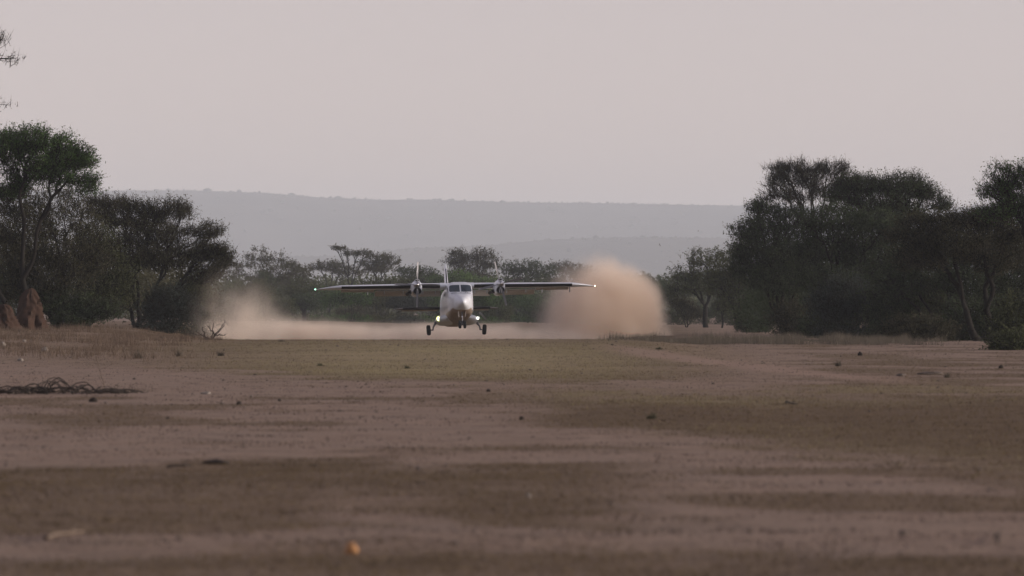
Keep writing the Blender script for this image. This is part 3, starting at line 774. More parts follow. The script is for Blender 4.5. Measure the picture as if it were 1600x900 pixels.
ST = np.array([  # forward station, half width, bottom, top, roundness exponent
    (6.34, 0.04, 1.46, 1.56, 2.2), (6.25, 0.16, 1.36, 1.66, 2.3), (6.0, 0.32, 1.22, 1.80, 2.5), (5.6, 0.49, 1.09, 1.95, 2.8), (5.1, 0.62, 1.00, 2.09, 3.2),
    (4.6, 0.70, 0.94, 2.19, 3.8), (4.3, 0.735, 0.91, 2.27, 4.6), (3.95, 0.755, 0.89, 2.55, 5.2), (3.68, 0.765, 0.87, 2.80, 5.2), (3.45, 0.77, 0.85, 2.91, 5.0), (3.1, 0.775, 0.82, 2.96, 4.6),
    (2.4, 0.775, 0.76, 2.98, 4.0), (1.0, 0.775, 0.70, 2.98, 4.0), (-1.5, 0.775, 0.68, 2.97, 4.0), (-3.0, 0.77, 0.72, 2.94, 3.8), (-4.5, 0.70, 0.95, 2.92, 3.4),
    (-6.0, 0.56, 1.32, 2.88, 3.0), (-7.5, 0.38, 1.72, 2.82, 2.6), (-9.0, 0.20, 2.10, 2.74, 2.4), (-10.0, 0.05, 2.36, 2.62, 2.2)])
ST = ST[::-1]
def section(s):
    return [float(np.interp(s, ST[:, 0], ST[:, i])) for i in range(1, 5)]
def skin(s, th, off=0.0):
    hw, zb, zt, n = section(s)
    c, sn = math.cos(th), math.sin(th)
    zc, hh = (zb + zt) / 2, (zt - zb) / 2
    return Vector(((hw + off) * math.copysign(abs(c) ** (2 / n), c), -s, zc + (hh + off) * math.copysign(abs(sn) ** (2 / n), sn)))
mb = MB()
stations = sorted(set(list(np.linspace(-10, 6.34, 90)) + list(ST[:, 0])))
mb.rings([[skin(s, 2 * math.pi * i / 56) for i in range(56)] for s in stations])
FUS = mb.build('fuselage', M_white, AP)

def patch(name, th0, th1, sfun, nth, ns, off, mat, parent):
    """a sheet lying on the fuselage skin; sfun(th) gives its two stations"""
    m = MB(); rows = []
    for i in range(nth + 1):
        th = th0 + (th1 - th0) * i / nth
        a, b = sfun(th)
        rows.append([skin(a + (b - a) * j / ns, th, off) for j in range(ns + 1)])
    m.grid(rows)
    # rim down to the skin so that the sheet has thickness
    def edge(pts): m.grid([[p for p in pts], [Vector((p.x * (1 - 0.02), p.y + 0.004, p.z - 0.012)) for p in pts]])
    edge(rows[0]); edge(rows[-1]); edge([r[0] for r in rows]); edge([r[-1] for r in rows])
    return m.build(name, mat, parent)
M_belly = plain('painted_belly_shade', (0.40, 0.32, 0.26), 0.6, var=0.2, scale=2.0)  # shade under the fuselage put into a brown colour, laid on as a sheet
patch('belly_shade', R(206), R(334), lambda th: (5.75 - 0.5 * abs(math.cos(th)), -3.4), 40, 40, 0.004, M_belly, FUS)
def s_front(x, z):
    """foremost station of the skin seen from the front at (x, z)"""
    for s in np.arange(5.6, 3.2, -0.01):
        hw, zb, zt, n = section(s); zc, hh = (zb + zt) / 2, (zt - zb) / 2
        if abs(x / hw) ** n + abs((z - zc) / hh) ** n <= 1: return float(s)
    return 3.2
for sx in (1, -1):
    m = MB(); rows = []; nx_, nz_ = 12, 7
    for j in range(nz_ + 1):
        v_ = j / nz_; row = []
        for i in range(nx_ + 1):
            u_ = i / nx_; z = 2.28 + 0.45 * v_ - 0.03 * u_ ** 3 * (v_ > 0.5)
            x = 0.04 + (0.645 - 0.04 * v_ - 0.05 * (abs(2 * v_ - 1) ** 6)) * u_
            row.append(Vector((sx * x, -(s_front(x, z) + 0.012), z + 0.008)))
        rows.append(row)
    m.grid(rows)
    ring_ = rows[0] + [r[-1] for r in rows[1:]] + rows[-1][-2::-1] + [r[0] for r in rows[-2:0:-1]]
    ring_.append(ring_[0]); m.grid([ring_, [p + Vector((0, 0.05, -0.02)) for p in ring_]])
    m.build('windshield_pane', M_glass, FUS)
    a, b = R(27), R(16)
    if sx < 0: a, b = R(180) - a, R(180) - b
    patch('side_window', a, b, lambda th: (4.0, 3.15), 4, 6, 0.006, M_glass, FUS)
    for k in range(7):
        a, b = R(16), R(5)
        if sx < 0: a, b = R(180) - a, R(180) - b
        s0 = 1.9 - k * 0.75
        patch('cabin_window', a, b, lambda th, s0=s0: (s0, s0 - 0.34), 3, 3, 0.005, M_glass, FUS)
    m = MB(); m.tube(Vector((sx * 0.36, -s_front(0.36, 2.27) - 0.03, 2.28)), Vector((sx * 0.12, -s_front(0.12, 2.55) - 0.03, 2.56)), 0.011, k=6); m.build('wiper', M_boot, FUS)
    m = MB(); p = Vector((sx * 0.60, -4.75, 1.12)); m.tube(p, p + Vector((sx * 0.10, -0.02, -0.02)), 0.02, k=8); m.tube(p + Vector((sx * 0.10, 0.05, -0.02)), p + Vector((sx * 0.10, -0.35, -0.02)), 0.018, 0.012, k=8); m.build('pitot_tube', M_metal, FUS)
for k in range(9):                                            # louvres across the nose deck
    th = R(90 + (k - 4) * 9.5)
    m = MB(); a = skin(4.44, th, 0.004); b = skin(4.62, th, 0.004); m.tube(a, b, 0.012, k=6); m.build('nose_louvre', M_dark, FUS)

# wing ---------------------------------------------------------------
WX = [0, 0.8, 2.5, 4.7, 6.98, 7.4, 7.8, 8.2, 8.46]
WLE = [1.25, 1.25, 1.25, 1.20, 1.14, 0.92, 0.55, 0.08, -0.38]
WTE = [-0.95, -0.95, -0.95, -0.85, -0.76, -0.74, -0.73, -0.72, -0.72]
WTH = [0.155, 0.155, 0.155, 0.145, 0.135, 0.12, 0.105, 0.09, 0.06]
WZ = 2.90
def af(t, side):
    """airfoil half thickness at chord fraction t"""
    y = 5 * (0.2969 * math.sqrt(t) - 0.1260 * t - 0.3516 * t * t + 0.2843 * t ** 3 - 0.1036 * t ** 4)
    return y * (1.18 if side > 0 else 0.82)
def wpt(x, t, side, off=0.0):
    ax = abs(x)
    le = np.interp(ax, WX, WLE); te = np.interp(ax, WX, WTE); th = np.interp(ax, WX, WTH); c = le - te
    z = WZ + side * (af(t, side) * th * c + off)
    s = le - t * c
    return Vector((x, -(s + off * (1 - min(1, t * 12))), z))
tt = [0, 0.004, 0.015, 0.035, 0.07, 0.12, 0.2, 0.32, 0.46, 0.6, 0.74, 0.87, 1.0]
def wring(x):
    return [wpt(x, t, 1) for t in tt] + [wpt(x, t, -1) for t in tt[-2:0:-1]]
WS = sorted(set([-w for w in WX] + WX + [1.6, -1.6, 3.6, -3.6, 5.8, -5.8]))
mb = MB(); mb.rings([wring(x) for x in WS])
WING = mb.build('wing', M_white, AP)
mb = MB()                                                     # saddle fairing over the cabin roof
rr = []
for s, w, h in ((2.3, 0.25, 0.02), (1.9, 0.5, 0.09), (1.3, 0.72, 0.17), (0.2, 0.78, 0.22), (-1.0, 0.72, 0.14), (-2.2, 0.4, 0.05), (-2.8, 0.15, 0.02)):
    rr.append([Vector((w * math.cos(math.pi * i / 16), -s, 2.86 + (h + 0.04) * math.sin(math.pi * i / 16))) for i in range(17)])
mb.grid(rr); mb.build('wing_fairing', M_white, WING)
for sx in (1, -1):
    mb = MB()                                                 # white wing root glove, proud of the boot
    mb.rings([[wpt(sx * x, t, 1, 0.02) for t in tt[:9]] + [wpt(sx * x, t, -1, 0.02) for t in tt[8:0:-1]] for x in (0.7, 1.02)]); mb.build('root_glove', M_white, WING)
    for x0, x1 in ((1.03, 2.2), (2.8, 6.97)):
        mb = MB(); rows = []
        for j in range(13):
            x = x0 + (x1 - x0) * j / 12
            rows.append([wpt(sx * x, t, 1, 0.005) for t in (0.010, 0.004)] + [wpt(sx * x, 0, 1, 0.005)] + [wpt(sx * x, t, -1, 0.005) for t in (0.004, 0.012, 0.03, 0.06, 0.10, 0.14)])
        mb.grid(rows); mb.build('deicing_boot', M_boot, WING)
    def flap(name, x0, x1, ang, chord, drop):
        m = MB(); rr = []
        for x in (x0, (x0 + x1) / 2, x1):
            te = np.interp(x, WX, WTE); o = Vector((sx * x, -(te + 0.12), WZ - drop)); ring = []
            for t, hh in ((0, 0), (0.06, 0.05), (0.25, 0.075), (0.6, 0.05), (1.0, 0.008)):
                ring.append((t, hh))
            for t, hh in ((0.6, -0.02), (0.25, -0.035), (0.06, -0.03)):
                ring.append((t, hh))
            rr.append([o + Vector((0, t * chord * math.cos(ang) + hh * math.sin(ang), -t * chord * math.sin(ang) + hh * math.cos(ang))) for t, hh in ring])
        m.rings(rr); return m.build(name, M_under, WING)
    flap('flap', 0.86, 2.16, R(28), 0.66, 0.13)
    flap('flap', 2.86, 4.85, R(28), 0.60, 0.12)
    flap('aileron', 4.9, 6.9, R(12), 0.46, 0.05)
    for x in (1.2, 1.95, 3.15, 4.3, 5.3):                     # hinge arms below the flaps
        m = MB(); te = np.interp(x, WX, WTE)
        m.box((sx * x, -(te + 0.02), WZ - 0.22), (0.018, 0.26, 0.10)); m.build('flap_hinge_arm', M_white, WING, False)
    m = MB(); m.lathe([(-0.05, 0.0), (-0.04, 0.03), (0.0, 0.045), (0.05, 0.028), (0.055, 0.0)], wpt(sx * 8.46, 0.15, 1) + Vector((sx * 0.03, -0.03, 0)), (0, 1, 0), 12)
    o = m.build('navigation_light', E_red if sx > 0 else E_green, WING); o['label'] = 'pale red lamp on the port wing tip' if sx > 0 else 'green lamp on the starboard wing tip'
m = MB(); m.tube((6.9, -0.2, WZ - 0.06), (6.9, -0.15, WZ - 0.36), 0.03, k=8); m.tube((6.9, -0.35, WZ - 0.37), (6.9, 0.05, WZ - 0.36), 0.02, k=8); m.build('wing_probe', M_strut, WING)

# engines ------------------------------------------------------------
def nacelle(sx, blade_ang):
    cx, cz = sx * 2.5, 2.76
    mb = MB(); rings = []
    for s, w, h, dz in ((2.78, 0.215, 0.215, 0.03), (2.75, 0.25, 0.27, 0.01), (2.6, 0.295, 0.36, -0.02), (2.2, 0.325, 0.42, -0.03), (1.5, 0.33, 0.44, -0.04), (0.4, 0.32, 0.42, -0.03), (-0.6, 0.26, 0.30, 0.0), (-1.5, 0.14, 0.13, 0.06), (-2.0, 0.03, 0.03, 0.08)):
        rings.append([Vector((cx + w * math.copysign(abs(math.cos(a)) ** 0.85, math.cos(a)), -s, cz + dz + h * math.copysign(abs(math.sin(a)) ** 0.85, math.sin(a)))) for a in [2 * math.pi * i / 28 for i in range(28)]])
    mb.rings(rings); NA = mb.build('engine_nacelle', M_white, AP)
    mb = MB(); mb.lathe([(0.0, 0.21), (0.10, 0.205), (0.24, 0.17), (0.38, 0.10), (0.45, 0.03), (0.46, 0.0)], (cx, -2.80, cz + 0.08), (0, -1, 0), 24); mb.build('spinner', M_metal, NA)
    # chin intake: polished lip round a dark mouth, below the spinner
    mb = MB()
    def ring(s, w, h): return [Vector((cx + w * math.cos(a), -s, cz - 0.29 + h * math.sin(a))) for a in [2 * math.pi * i / 26 for i in range(26)]]
    mb.rings([ring(2.2, 0.29, 0.25), ring(2.72, 0.30, 0.25), ring(2.84, 0.29, 0.24), ring(2.87, 0.265, 0.215), ring(2.84, 0.24, 0.19), ring(2.55, 0.22, 0.17)], False, False); mb.build('intake_lip', M_metal, NA)
    mb = MB(); mb.rings([ring(2.82, 0.238, 0.188), ring(2.60, 0.225, 0.175)]); mb.build('intake_mouth', M_dark, NA)
    mb = MB()
    for q in (-1, 1): mb.tube((cx + q * 0.06, -2.84, cz - 0.45), (cx + q * 0.02, -2.84, cz - 0.14), 0.016, k=6)
    mb.build('intake_strut', M_metal, NA)
    mb = MB(); mb.rings([[Vector((cx + 0.15 * math.cos(a), -s, cz + 0.36 + 0.07 * math.sin(a))) for a in [2 * math.pi * i / 18 for i in range(18)]] for s in (2.0, 2.74)]); o = mb.build('top_scoop', M_white, NA)
    mb = MB(); mb.rings([[Vector((cx + 0.115 * math.cos(a), -s, cz + 0.36 + 0.048 * math.sin(a))) for a in [2 * math.pi * i / 18 for i in range(18)]] for s in (2.6, 2.755)]); mb.build('scoop_mouth', M_dark, NA)
    mb = MB(); mb.lathe([(0, 0.10), (0.7, 0.11), (0.72, 0.09), (0.3, 0.085)], (cx - 0.38, -1.5, cz - 0.27), (-0.18, 1, -0.05), 14); mb.build('exhaust_pipe', M_exh, NA)
    mb = MB(); mb.lathe([(0, 0.0), (0.02, 0.11), (0.3, 0.13)], (cx - 0.34, -1.72, cz - 0.25), (0, 1, 0), 14); mb.build('exhaust_fairing', M_exh, NA)
    for k in range(4):
        a = blade_ang + k * math.pi / 2
        rd = Vector((math.sin(a), 0, math.cos(a))); tg = Vector((math.cos(a), 0, -math.sin(a))); ax = Vector((0, 1, 0))
        o0 = Vector((cx, -2.93, cz + 0.08)); rr = []; tipr = []
        for r, ch, pit in ((0.15, 0.07, 64), (0.24, 0.10, 62), (0.4, 0.145, 56), (0.65, 0.17, 48), (0.9, 0.165, 42), (1.12, 0.15, 38), (1.28, 0.125, 35), (1.365, 0.09, 34)):
            cd = tg * math.cos(R(pit)) + ax * math.sin(R(pit)); nd = tg * -math.sin(R(pit)) + ax * math.cos(R(pit)); thk = 0.11 * ch + 0.006
            g = [o0 + rd * r + cd * ch * u + nd * thk * w for u, w in ((-0.5, 0), (-0.25, 0.8), (0.1, 1), (0.5, 0.05), (0.1, -0.35), (-0.25, -0.4))]
            if r <= 1.28: rr.append(g)
            if r >= 1.28: tipr.append(g)
        mb = MB(); mb.rings(rr); B = mb.build('propeller_blade', M_blade, NA)
        mb = MB(); mb.rings(tipr); mb.build('blade_tip', M_tip, NA)
nacelle(1, R(-14)); nacelle(-1, R(2))

# tail ---------------------------------------------------------------
def foil_surface(name, secs, mat, thick=0.1):
    """secs: (leading point, chord, direction of thickness)"""
    mb = MB(); rr = []
    for p, ch, tdir in secs:
        p = Vector(p); td = Vector(tdir)
        pts = [p + Vector((0, t * ch, 0)) + td * (af(t, 0.0 if False else 1) / 1.18 * thick * ch) for t in tt] + [p + Vector((0, t * ch, 0)) - td * (af(t, 1) / 1.18 * thick * ch) for t in tt[-2:0:-1]]
        rr.append(pts)
    mb.rings(rr); return mb.build(name, mat, AP)
foil_surface('tail_fin', [((0, 7.1, 2.75), 3.2, (1, 0, 0)), ((0, 7.9, 3.5), 2.3, (1, 0, 0)), ((0, 9.15, 5.0), 1.35, (1, 0, 0)), ((0, 9.35, 5.14), 1.0, (1, 0, 0))], M_white, 0.115)
fin = AP.children[-1]
mb = MB(); mb.grid([[Vector((sx * 0.006 + sx * 0.0, 0, 0)) + Vector((sx * t, y + 0.55 * abs(t) - 0.012, z)) for sx, t in ((-1, 0.026), (-1, 0.015), (-1, 0.006), (1, 0.0), (1, 0.006), (1, 0.015), (1, 0.026))] for y, z in ((7.92, 3.52), (8.32, 4.0), (8.73, 4.5), (8.98, 4.8))])
mb.build('deicing_boot', M_boot, fin)
TPZ = 2.34
M_tailunder = plain('grey_tailplane_paint', (0.22, 0.21, 0.20), 0.5)
TP = foil_surface('tailplane', [((-3.22, 9.35, TPZ), 0.55, (0, 0, 1)), ((-2.75, 8.85, TPZ), 1.05, (0, 0, 1)), ((-0.3, 8.45, TPZ), 1.5, (0, 0, 1)), ((0.3, 8.45, TPZ), 1.5, (0, 0, 1)), ((2.75, 8.85, TPZ), 1.05, (0, 0, 1)), ((3.22, 9.35, TPZ), 0.55, (0, 0, 1))], M_tailunder, 0.12)
for sx in (1, -1):
    mb = MB(); rows = []
    for x, y, c in ((0.35, 8.457, 1.49), (1.5, 8.65, 1.28), (2.72, 8.845, 1.06)):
        rows.append([Vector((sx * x, y + t * c - 0.006, TPZ + sd_ * (af(t, 1) / 1.18 * 0.12 * c + 0.006))) for t, sd_ in ((0.12, 1), (0.05, 1), (0.015, 1), (0, 1), (0.015, -1), (0.05, -1), (0.12, -1), (0.3, -1))])
    mb.grid(rows); mb.build('deicing_boot', M_boot, TP)
    mb = MB(); mb.box((sx * 1.6, 10.1, TPZ - 0.03), (1.1, 0.22, 0.02), Matrix.Rotation(R(-6), 3, 'X')); mb.build('elevator', M_under, TP, False)

# gear fairings, lights, wheels --------------------------------------
for sx in (1, -1):
    mb = MB(); rr = []
    for s, w, h, z in ((1.95, 0.06, 0.05, 0.93), (1.8, 0.20, 0.13, 0.93), (1.45, 0.42, 0.20, 0.92), (0.8, 0.62, 0.24, 0.90), (-0.6, 0.62, 0.24, 0.88), (-1.8, 0.45, 0.2, 0.9), (-2.8, 0.12, 0.08, 0.95)):
        rr.append([Vector((sx * (0.66 + 0.0) + w * math.copysign(abs(math.cos(a)) ** 0.8, math.cos(a)), -s, z + h * math.copysign(abs(math.sin(a)) ** 0.8, math.sin(a)))) for a in [2 * math.pi * i / 24 for i in range(24)]])
    mb.rings(rr); SP = mb.build('gear_fairing', M_white, AP)
    mb = MB(); lx = -1.13 if sx < 0 else 1.22
    mb.lathe([(-0.02, 0.135), (0.10, 0.13), (0.13, 0.12)], (lx, -1.05, 0.92), (0, -1, 0), 22); mb.lathe([(-0.5, 0.05), (-0.02, 0.135)], (lx, -1.05, 0.92), (0, -1, 0), 22); HL = mb.build('light_housing', M_white, SP)
    mb = MB(); rl = 0.105 if sx < 0 else 0.068
    mb.lathe([(0.12, rl), (0.15, rl * 0.8), (0.165, rl * 0.4), (0.17, 0.0)], (lx, -1.05, 0.92), (0, -1, 0), 22); o = mb.build('landing_light', E_land if sx < 0 else E_land2, SP)
    if sx < 0:
        mb = MB(); mb.lathe([(0.10, 0.165), (0.125, 0.15), (0.12, 0.105)], (lx, -1.05, 0.92), (0, -1, 0), 22); mb.build('light_reflector', E_ring, SP)
    o['label'] = 'glaring yellowish landing light' if sx < 0 else 'smaller white landing light'
    # main gear
    mb = MB(); mb.tube((sx * 1.22, 0.05, 0.86), (sx * 1.40, 0.0, 0.50), 0.062, 0.055, 12); mb.tube((sx * 1.40, 0.0, 0.52), (sx * 1.44, 0.0, 0.30), 0.045, 0.05, 12)
    mb.tube((sx * 1.40, 0, 0.315), (sx * 1.62, 0, 0.315), 0.04, 0.04, 10); mb.tube((sx * 1.10, 0.35, 0.85), (sx * 1.40, 0.03, 0.50), 0.028, 0.028, 8)
    G = mb.build('landing_gear_leg', M_strut, AP)
    mb = MB(); c = Vector((sx * 1.69, 0, 0.315)); ax = Vector((sx, 0, -0.07))
    mb.lathe([(-0.085, 0.13), (-0.115, 0.19), (-0.115, 0.26), (-0.075, 0.305), (0, 0.315), (0.075, 0.305), (0.115, 0.26), (0.115, 0.19), (0.085, 0.13)], c, ax, 32); mb.build('tyre', M_tyre, G)
    mb = MB(); mb.lathe([(-0.09, 0.0), (-0.09, 0.05), (-0.06, 0.13), (0.06, 0.13), (0.09, 0.05), (0.09, 0.0)], c, ax, 24); mb.build('wheel_hub', M_strut, G)
    mb = MB(); p0 = Vector((sx * 1.42, 0, 1.38)); p1 = Vector((sx * 1.80, 0, 0.92)); q = Vector((0, 0.5, 0)); n_ = Vector((0.012, 0, 0.01))
    mb.add([p0 - q - n_, p1 - q * 0.8 - n_, p1 + q * 0.8 - n_, p0 + q - n_, p0 - q + n_, p1 - q * 0.8 + n_, p1 + q * 0.8 + n_, p0 + q + n_],
           [(0, 1, 2, 3), (4, 7, 6, 5), (0, 4, 5, 1), (1, 5, 6, 2), (2, 6, 7, 3), (3, 7, 4, 0)]); mb.build('gear_door', M_strut, AP, False)
    mb = MB(); mb.tube((sx * 1.2, 0.1, 1.02), (sx * 1.55, 0.1, 1.2), 0.018, k=6); mb.build('door_link', M_strut, AP)
# nose gear
mb = MB(); mb.tube((0, -5.15, 1.15), (0, -5.32, 0.40), 0.05, 0.042, 12); mb.tube((-0.14, -5.33, 0.24), (0.14, -5.33, 0.24), 0.035, 0.035, 10); mb.tube((0, -5.3, 0.44), (0, -5.33, 0.22), 0.06, 0.055, 12); mb.tube((0, -4.7, 1.05), (0, -5.22, 0.66), 0.025, 0.025, 8)
NG = mb.build('nose_gear_leg', M_strut, AP)
for sx in (1, -1):
    c = Vector((sx * 0.145, -5.33, 0.24)); ax = Vector((1, 0, 0))
    mb = MB(); mb.lathe([(-0.06, 0.10), (-0.08, 0.15), (-0.08, 0.20), (-0.05, 0.235), (0, 0.24), (0.05, 0.235), (0.08, 0.20), (0.08, 0.15), (0.06, 0.10)], c, ax, 28); mb.build('tyre', M_tyre, NG)
    mb = MB(); mb.lathe([(-0.065, 0.0), (-0.06, 0.04), (-0.045, 0.10), (0.045, 0.10), (0.06, 0.04), (0.065, 0.0)], c, ax, 20); mb.build('wheel_hub', M_strut, NG)
    mb = MB(); mb.box((sx * 0.2, -5.0, 0.86), (0.010, 0.38, 0.17), Matrix.Rotation(R(8 * sx), 3, 'Y')); mb.build('nose_gear_door', M_under, AP, False)
mb = MB(); mb.lathe([(0, 0.0), (0.0, 0.05), (0.05, 0.05), (0.055, 0.0)], (0, -5.3, 0.70), (0, -1, 0), 14); mb.build('taxi_lamp', M_metal, NG)

# ------------------------------------------------------------------ dust
def dust(name, label, c, half, density, col, shape, aniso=0.1):
    """an ellipsoid of airborne dust; shape(nt, position, noise) gives the density inside"""
    import bmesh
    bm = bmesh.new(); bmesh.ops.create_icosphere(bm, subdivisions=4, radius=1.0)
    me = bpy.data.meshes.new(name); bm.to_mesh(me); bm.free()
    m, nt, out = new_mat(name + '_air')
    v = N(nt, 'ShaderNodeVolumePrincipled')
    v.inputs['Color'].default_value = (*col, 1); v.inputs['Anisotropy'].default_value = aniso
    tc = N(nt, 'ShaderNodeTexCoord')
    vs = N(nt, 'ShaderNodeVectorMath', operation='MULTIPLY'); nt.links.new(tc.outputs['Object'], vs.inputs[0]); vs.inputs[1].default_value = half
    dn = shape(nt, tc.outputs['Object'], vs.outputs[0])
    nt.links.new(mth(nt, 'MULTIPLY', dn, density), v.inputs['Density'])
    nt.links.new(v.outputs[0], out.inputs['Volume'])
    o = link(name, me, m); o.location = c; o.scale = half
    m.cycles.volume_sampling = 'MULTIPLE_IMPORTANCE' if hasattr(m, 'cycles') else None
    tag(o, label, 'dust', kind='stuff')
    return o
def sep(nt, vec):
    s = N(nt, 'ShaderNodeSeparateXYZ'); nt.links.new(vec, s.inputs[0]); return s.outputs
def vlen(nt, vec):
    n = N(nt, 'ShaderNodeVectorMath', operation='LENGTH'); nt.links.new(vec, n.inputs[0]); return n.outputs['Value']
def sh_cloud(nt, P, W):
    x, y, z = sep(nt, P)
    n = mth(nt, 'SUBTRACT', noise(nt, W, 0.42, 5, 0.6), 0.5)
    r = mth(nt, 'ADD', vlen(nt, P), mth(nt, 'MULTIPLY', n, 0.62))
    core = mth(nt, 'MULTIPLY', maprange(nt, r, 0.97, 0.6), maprange(nt, vlen(nt, P), 1.0, 0.86))
    side = maprange(nt, x, -0.95, 0.3, 0.10, 1.0)
    low = maprange(nt, z, 0.95, 0.3, 0.55, 1.0)
    return mth(nt, 'MULTIPLY', mth(nt, 'MULTIPLY', core, side), low)
def sh_soft(nt, P, W):
    n = noise(nt, W, 0.55, 5, 0.6)
    x, y, z = sep(nt, P)
    core = maprange(nt, vlen(nt, P), 1.0, 0.15)
    return mth(nt, 'MULTIPLY', mth(nt, 'MULTIPLY', core, maprange(nt, n, 0.38, 0.66, 0.12, 1.5)), maprange(nt, z, 0.9, -0.2, 0.05, 1.0))
DUST = (0.972, 0.882, 0.782)
def at(px, py, d): return toworld(px, py, d)
m_ = 372.0 / FPX
dust('dust_cloud', 'big billowing tan dust cloud behind the port wing tip', at(938, 536, 372), (126 * m_, 5.4, 156 * m_), 1.3, DUST, sh_cloud)
m_ = 366.0 / FPX
dust('dust_trail', 'low tan dust trail streaming along the strip beneath the airplane', at(650, 526, 366), (360 * m_, 6.0, 33 * m_), 1.1, DUST, sh_soft)
m_ = 318.0 / FPX
dust('dust_plume', 'thin tan dust plume rising beside the layered acacia', at(374, 512, 318), (94 * m_, 4.0, 128 * m_), 0.36, DUST, sh_soft)
m_ = 366.0 / FPX
dust('dust_skirt', 'thick low wedge of dust at the foot of the thin plume', at(430, 530, 366), (170 * m_, 4.5, 52 * m_), 1.3, DUST, sh_soft)

# ------------------------------------------------------------------ grass
def blades(name, pts, h, w, nb, mat, seed, label, spread=0.04, leanv=0.5, kind='stuff'):
    rng = np.random.default_rng(seed)
    P = np.repeat(pts, nb, 0); n = len(P)
    P = P + np.concatenate([rng.normal(size=(n, 2)) * spread, np.zeros((n, 1))], 1)
    hh = (np.repeat(h, nb) if np.ndim(h) else np.full(n, h)) * rng.uniform(0.5, 1.3, n)
    a = rng.uniform(0, 2 * np.pi, n); sd_ = np.stack([np.cos(a), np.sin(a), np.zeros(n)], 1) * (w * rng.uniform(0.6, 1.4, n))[:, None]
    b = rng.uniform(0, 2 * np.pi, n); ln = np.stack([np.cos(b), np.sin(b), np.zeros(n)], 1) * (hh * leanv * rng.uniform(0, 1, n))[:, None]
    up = np.array([0, 0, 1.0])[None] * hh[:, None]
    v = np.stack([P - sd_ - np.array([0, 0, 0.01]), P + sd_ - np.array([0, 0, 0.01]), P + ln + up], 1)
    o = link(name, mesh_np(name, v.reshape(-1, 3), np.arange(3 * n).reshape(n, 3)), mat)
    tag(o, label, 'grass', kind=kind)
    return o
G_dry = leaf_mat('dry_straw', (0.095, 0.068, 0.05), (0.135, 0.10, 0.072), (0.18, 0.135, 0.10), 0.2)
G_grey = leaf_mat('grey_dry_grass', (0.08, 0.07, 0.055), (0.115, 0.10, 0.078), (0.165, 0.142, 0.11), 0.2)
G_turf = leaf_mat('short_brown_turf', (0.088, 0.065, 0.038), (0.123, 0.091, 0.053), (0.165, 0.123, 0.071), 0.2)
G_grn = leaf_mat('short_green_turf', (0.183, 0.159, 0.081), (0.250, 0.217, 0.110), (0.317, 0.275, 0.146), 0.2)
def scatter(n, seed):
    rng = np.random.default_rng(seed)
    d = 1 / rng.uniform(1 / 300.0, 1 / 30.0, n) ** 1.0
    d = 30.0 * (300.0 / 30.0) ** rng.uniform(0, 1, n)
    x = rng.uniform(-0.105, 0.105, n) * d
    return x, d, rng
x, y, rng = scatter(135000, 101)
g, gr, tr = cover(x, y)
keep = rng.uniform(0, 1, len(x)) < np.clip((g - 0.25) * 1.1, 0, 1) * (1 - tr)
x, y, gr = x[keep], y[keep], gr[keep]
P = np.stack([x, y, ground_z(x, y)], -1)
isg = rng.uniform(0, 1, len(x)) < gr * 1.0
blades('turf_grass', P[~isg], 0.018 + 0.00016 * y[~isg], 0.006, 3, G_turf, 102, 'short dry brown turf covering parts of the airstrip', 0.05, 1.2)
blades('green_turf_grass', P[isg], 0.018 + 0.00016 * y[isg], 0.006, 3, G_grn, 103, 'short greenish turf in the middle of the airstrip', 0.05, 1.2)
# broken dead stalks and leaf litter lying on the bare earth
x, y, rng = scatter(26000, 105)
keep = rng.uniform(0, 1, len(x)) < smooth(0.42, 0.62, fbm(x / 1.1, y / 1.1, 51, 3))
x, y = x[keep], y[keep]
blades('dead_litter', np.stack([x, y, ground_z(x, y) + 0.004], -1), 0.012 + 0.00012 * y, 0.009, 3, plain('dead_litter', (0.075, 0.056, 0.042), 0.9, var=0.5, scale=3), 106, 'dead stalks and leaf litter strewn on the bare earth', 0.08, 2.6)
# taller dry grass: the left bank, and the strip along the right-hand thicket
rng = np.random.default_rng(111)
n = 16000
y = rng.uniform(165, 322, n); u = rng.uniform(-160, 345, n) ; x = (u - 800) / FPX * y
keep = rng.uniform(0, 1, n) < smooth(165, 240, y) * (1 - 0.8 * smooth(230, 345, u)) * smooth(0.42, 0.66, fbm(x / 2.5, y / 6, 5, 3))
x, y = x[keep], y[keep]
blades('dry_grass', np.stack([x, y, ground_z(x, y)], -1), 0.05 + 0.62 * fbm(x / 0.8, y / 3, 6, 3) ** 2, 0.008, 6, G_dry, 112, 'dry straw grass on the bank below the termite mounds', 0.12, 0.5)
n = 13000
y = rng.uniform(256, 306, n); u = rng.uniform(930, 1520, n); x = (u - 800) / FPX * y
dens = smooth(930, 1010, u) * smooth(256, 272, y + 14 * fbm(x / 2.0, y * 0, 14, 3) - 7) * (1 - smooth(1400, 1500, u)) * smooth(0.3, 0.6, fbm(x / 0.8, y / 9, 8, 3))
keep = rng.uniform(0, 1, n) < dens
x, y = x[keep], y[keep]
blades('tall_grass', np.stack([x, y, ground_z(x, y)], -1), 0.05 + 0.85 * fbm(x / 0.7, y / 5, 12, 3) ** 2.2, 0.007, 7, G_grey, 113, 'grey-brown grass strip between the runway and the thicket', 0.12, 0.45)

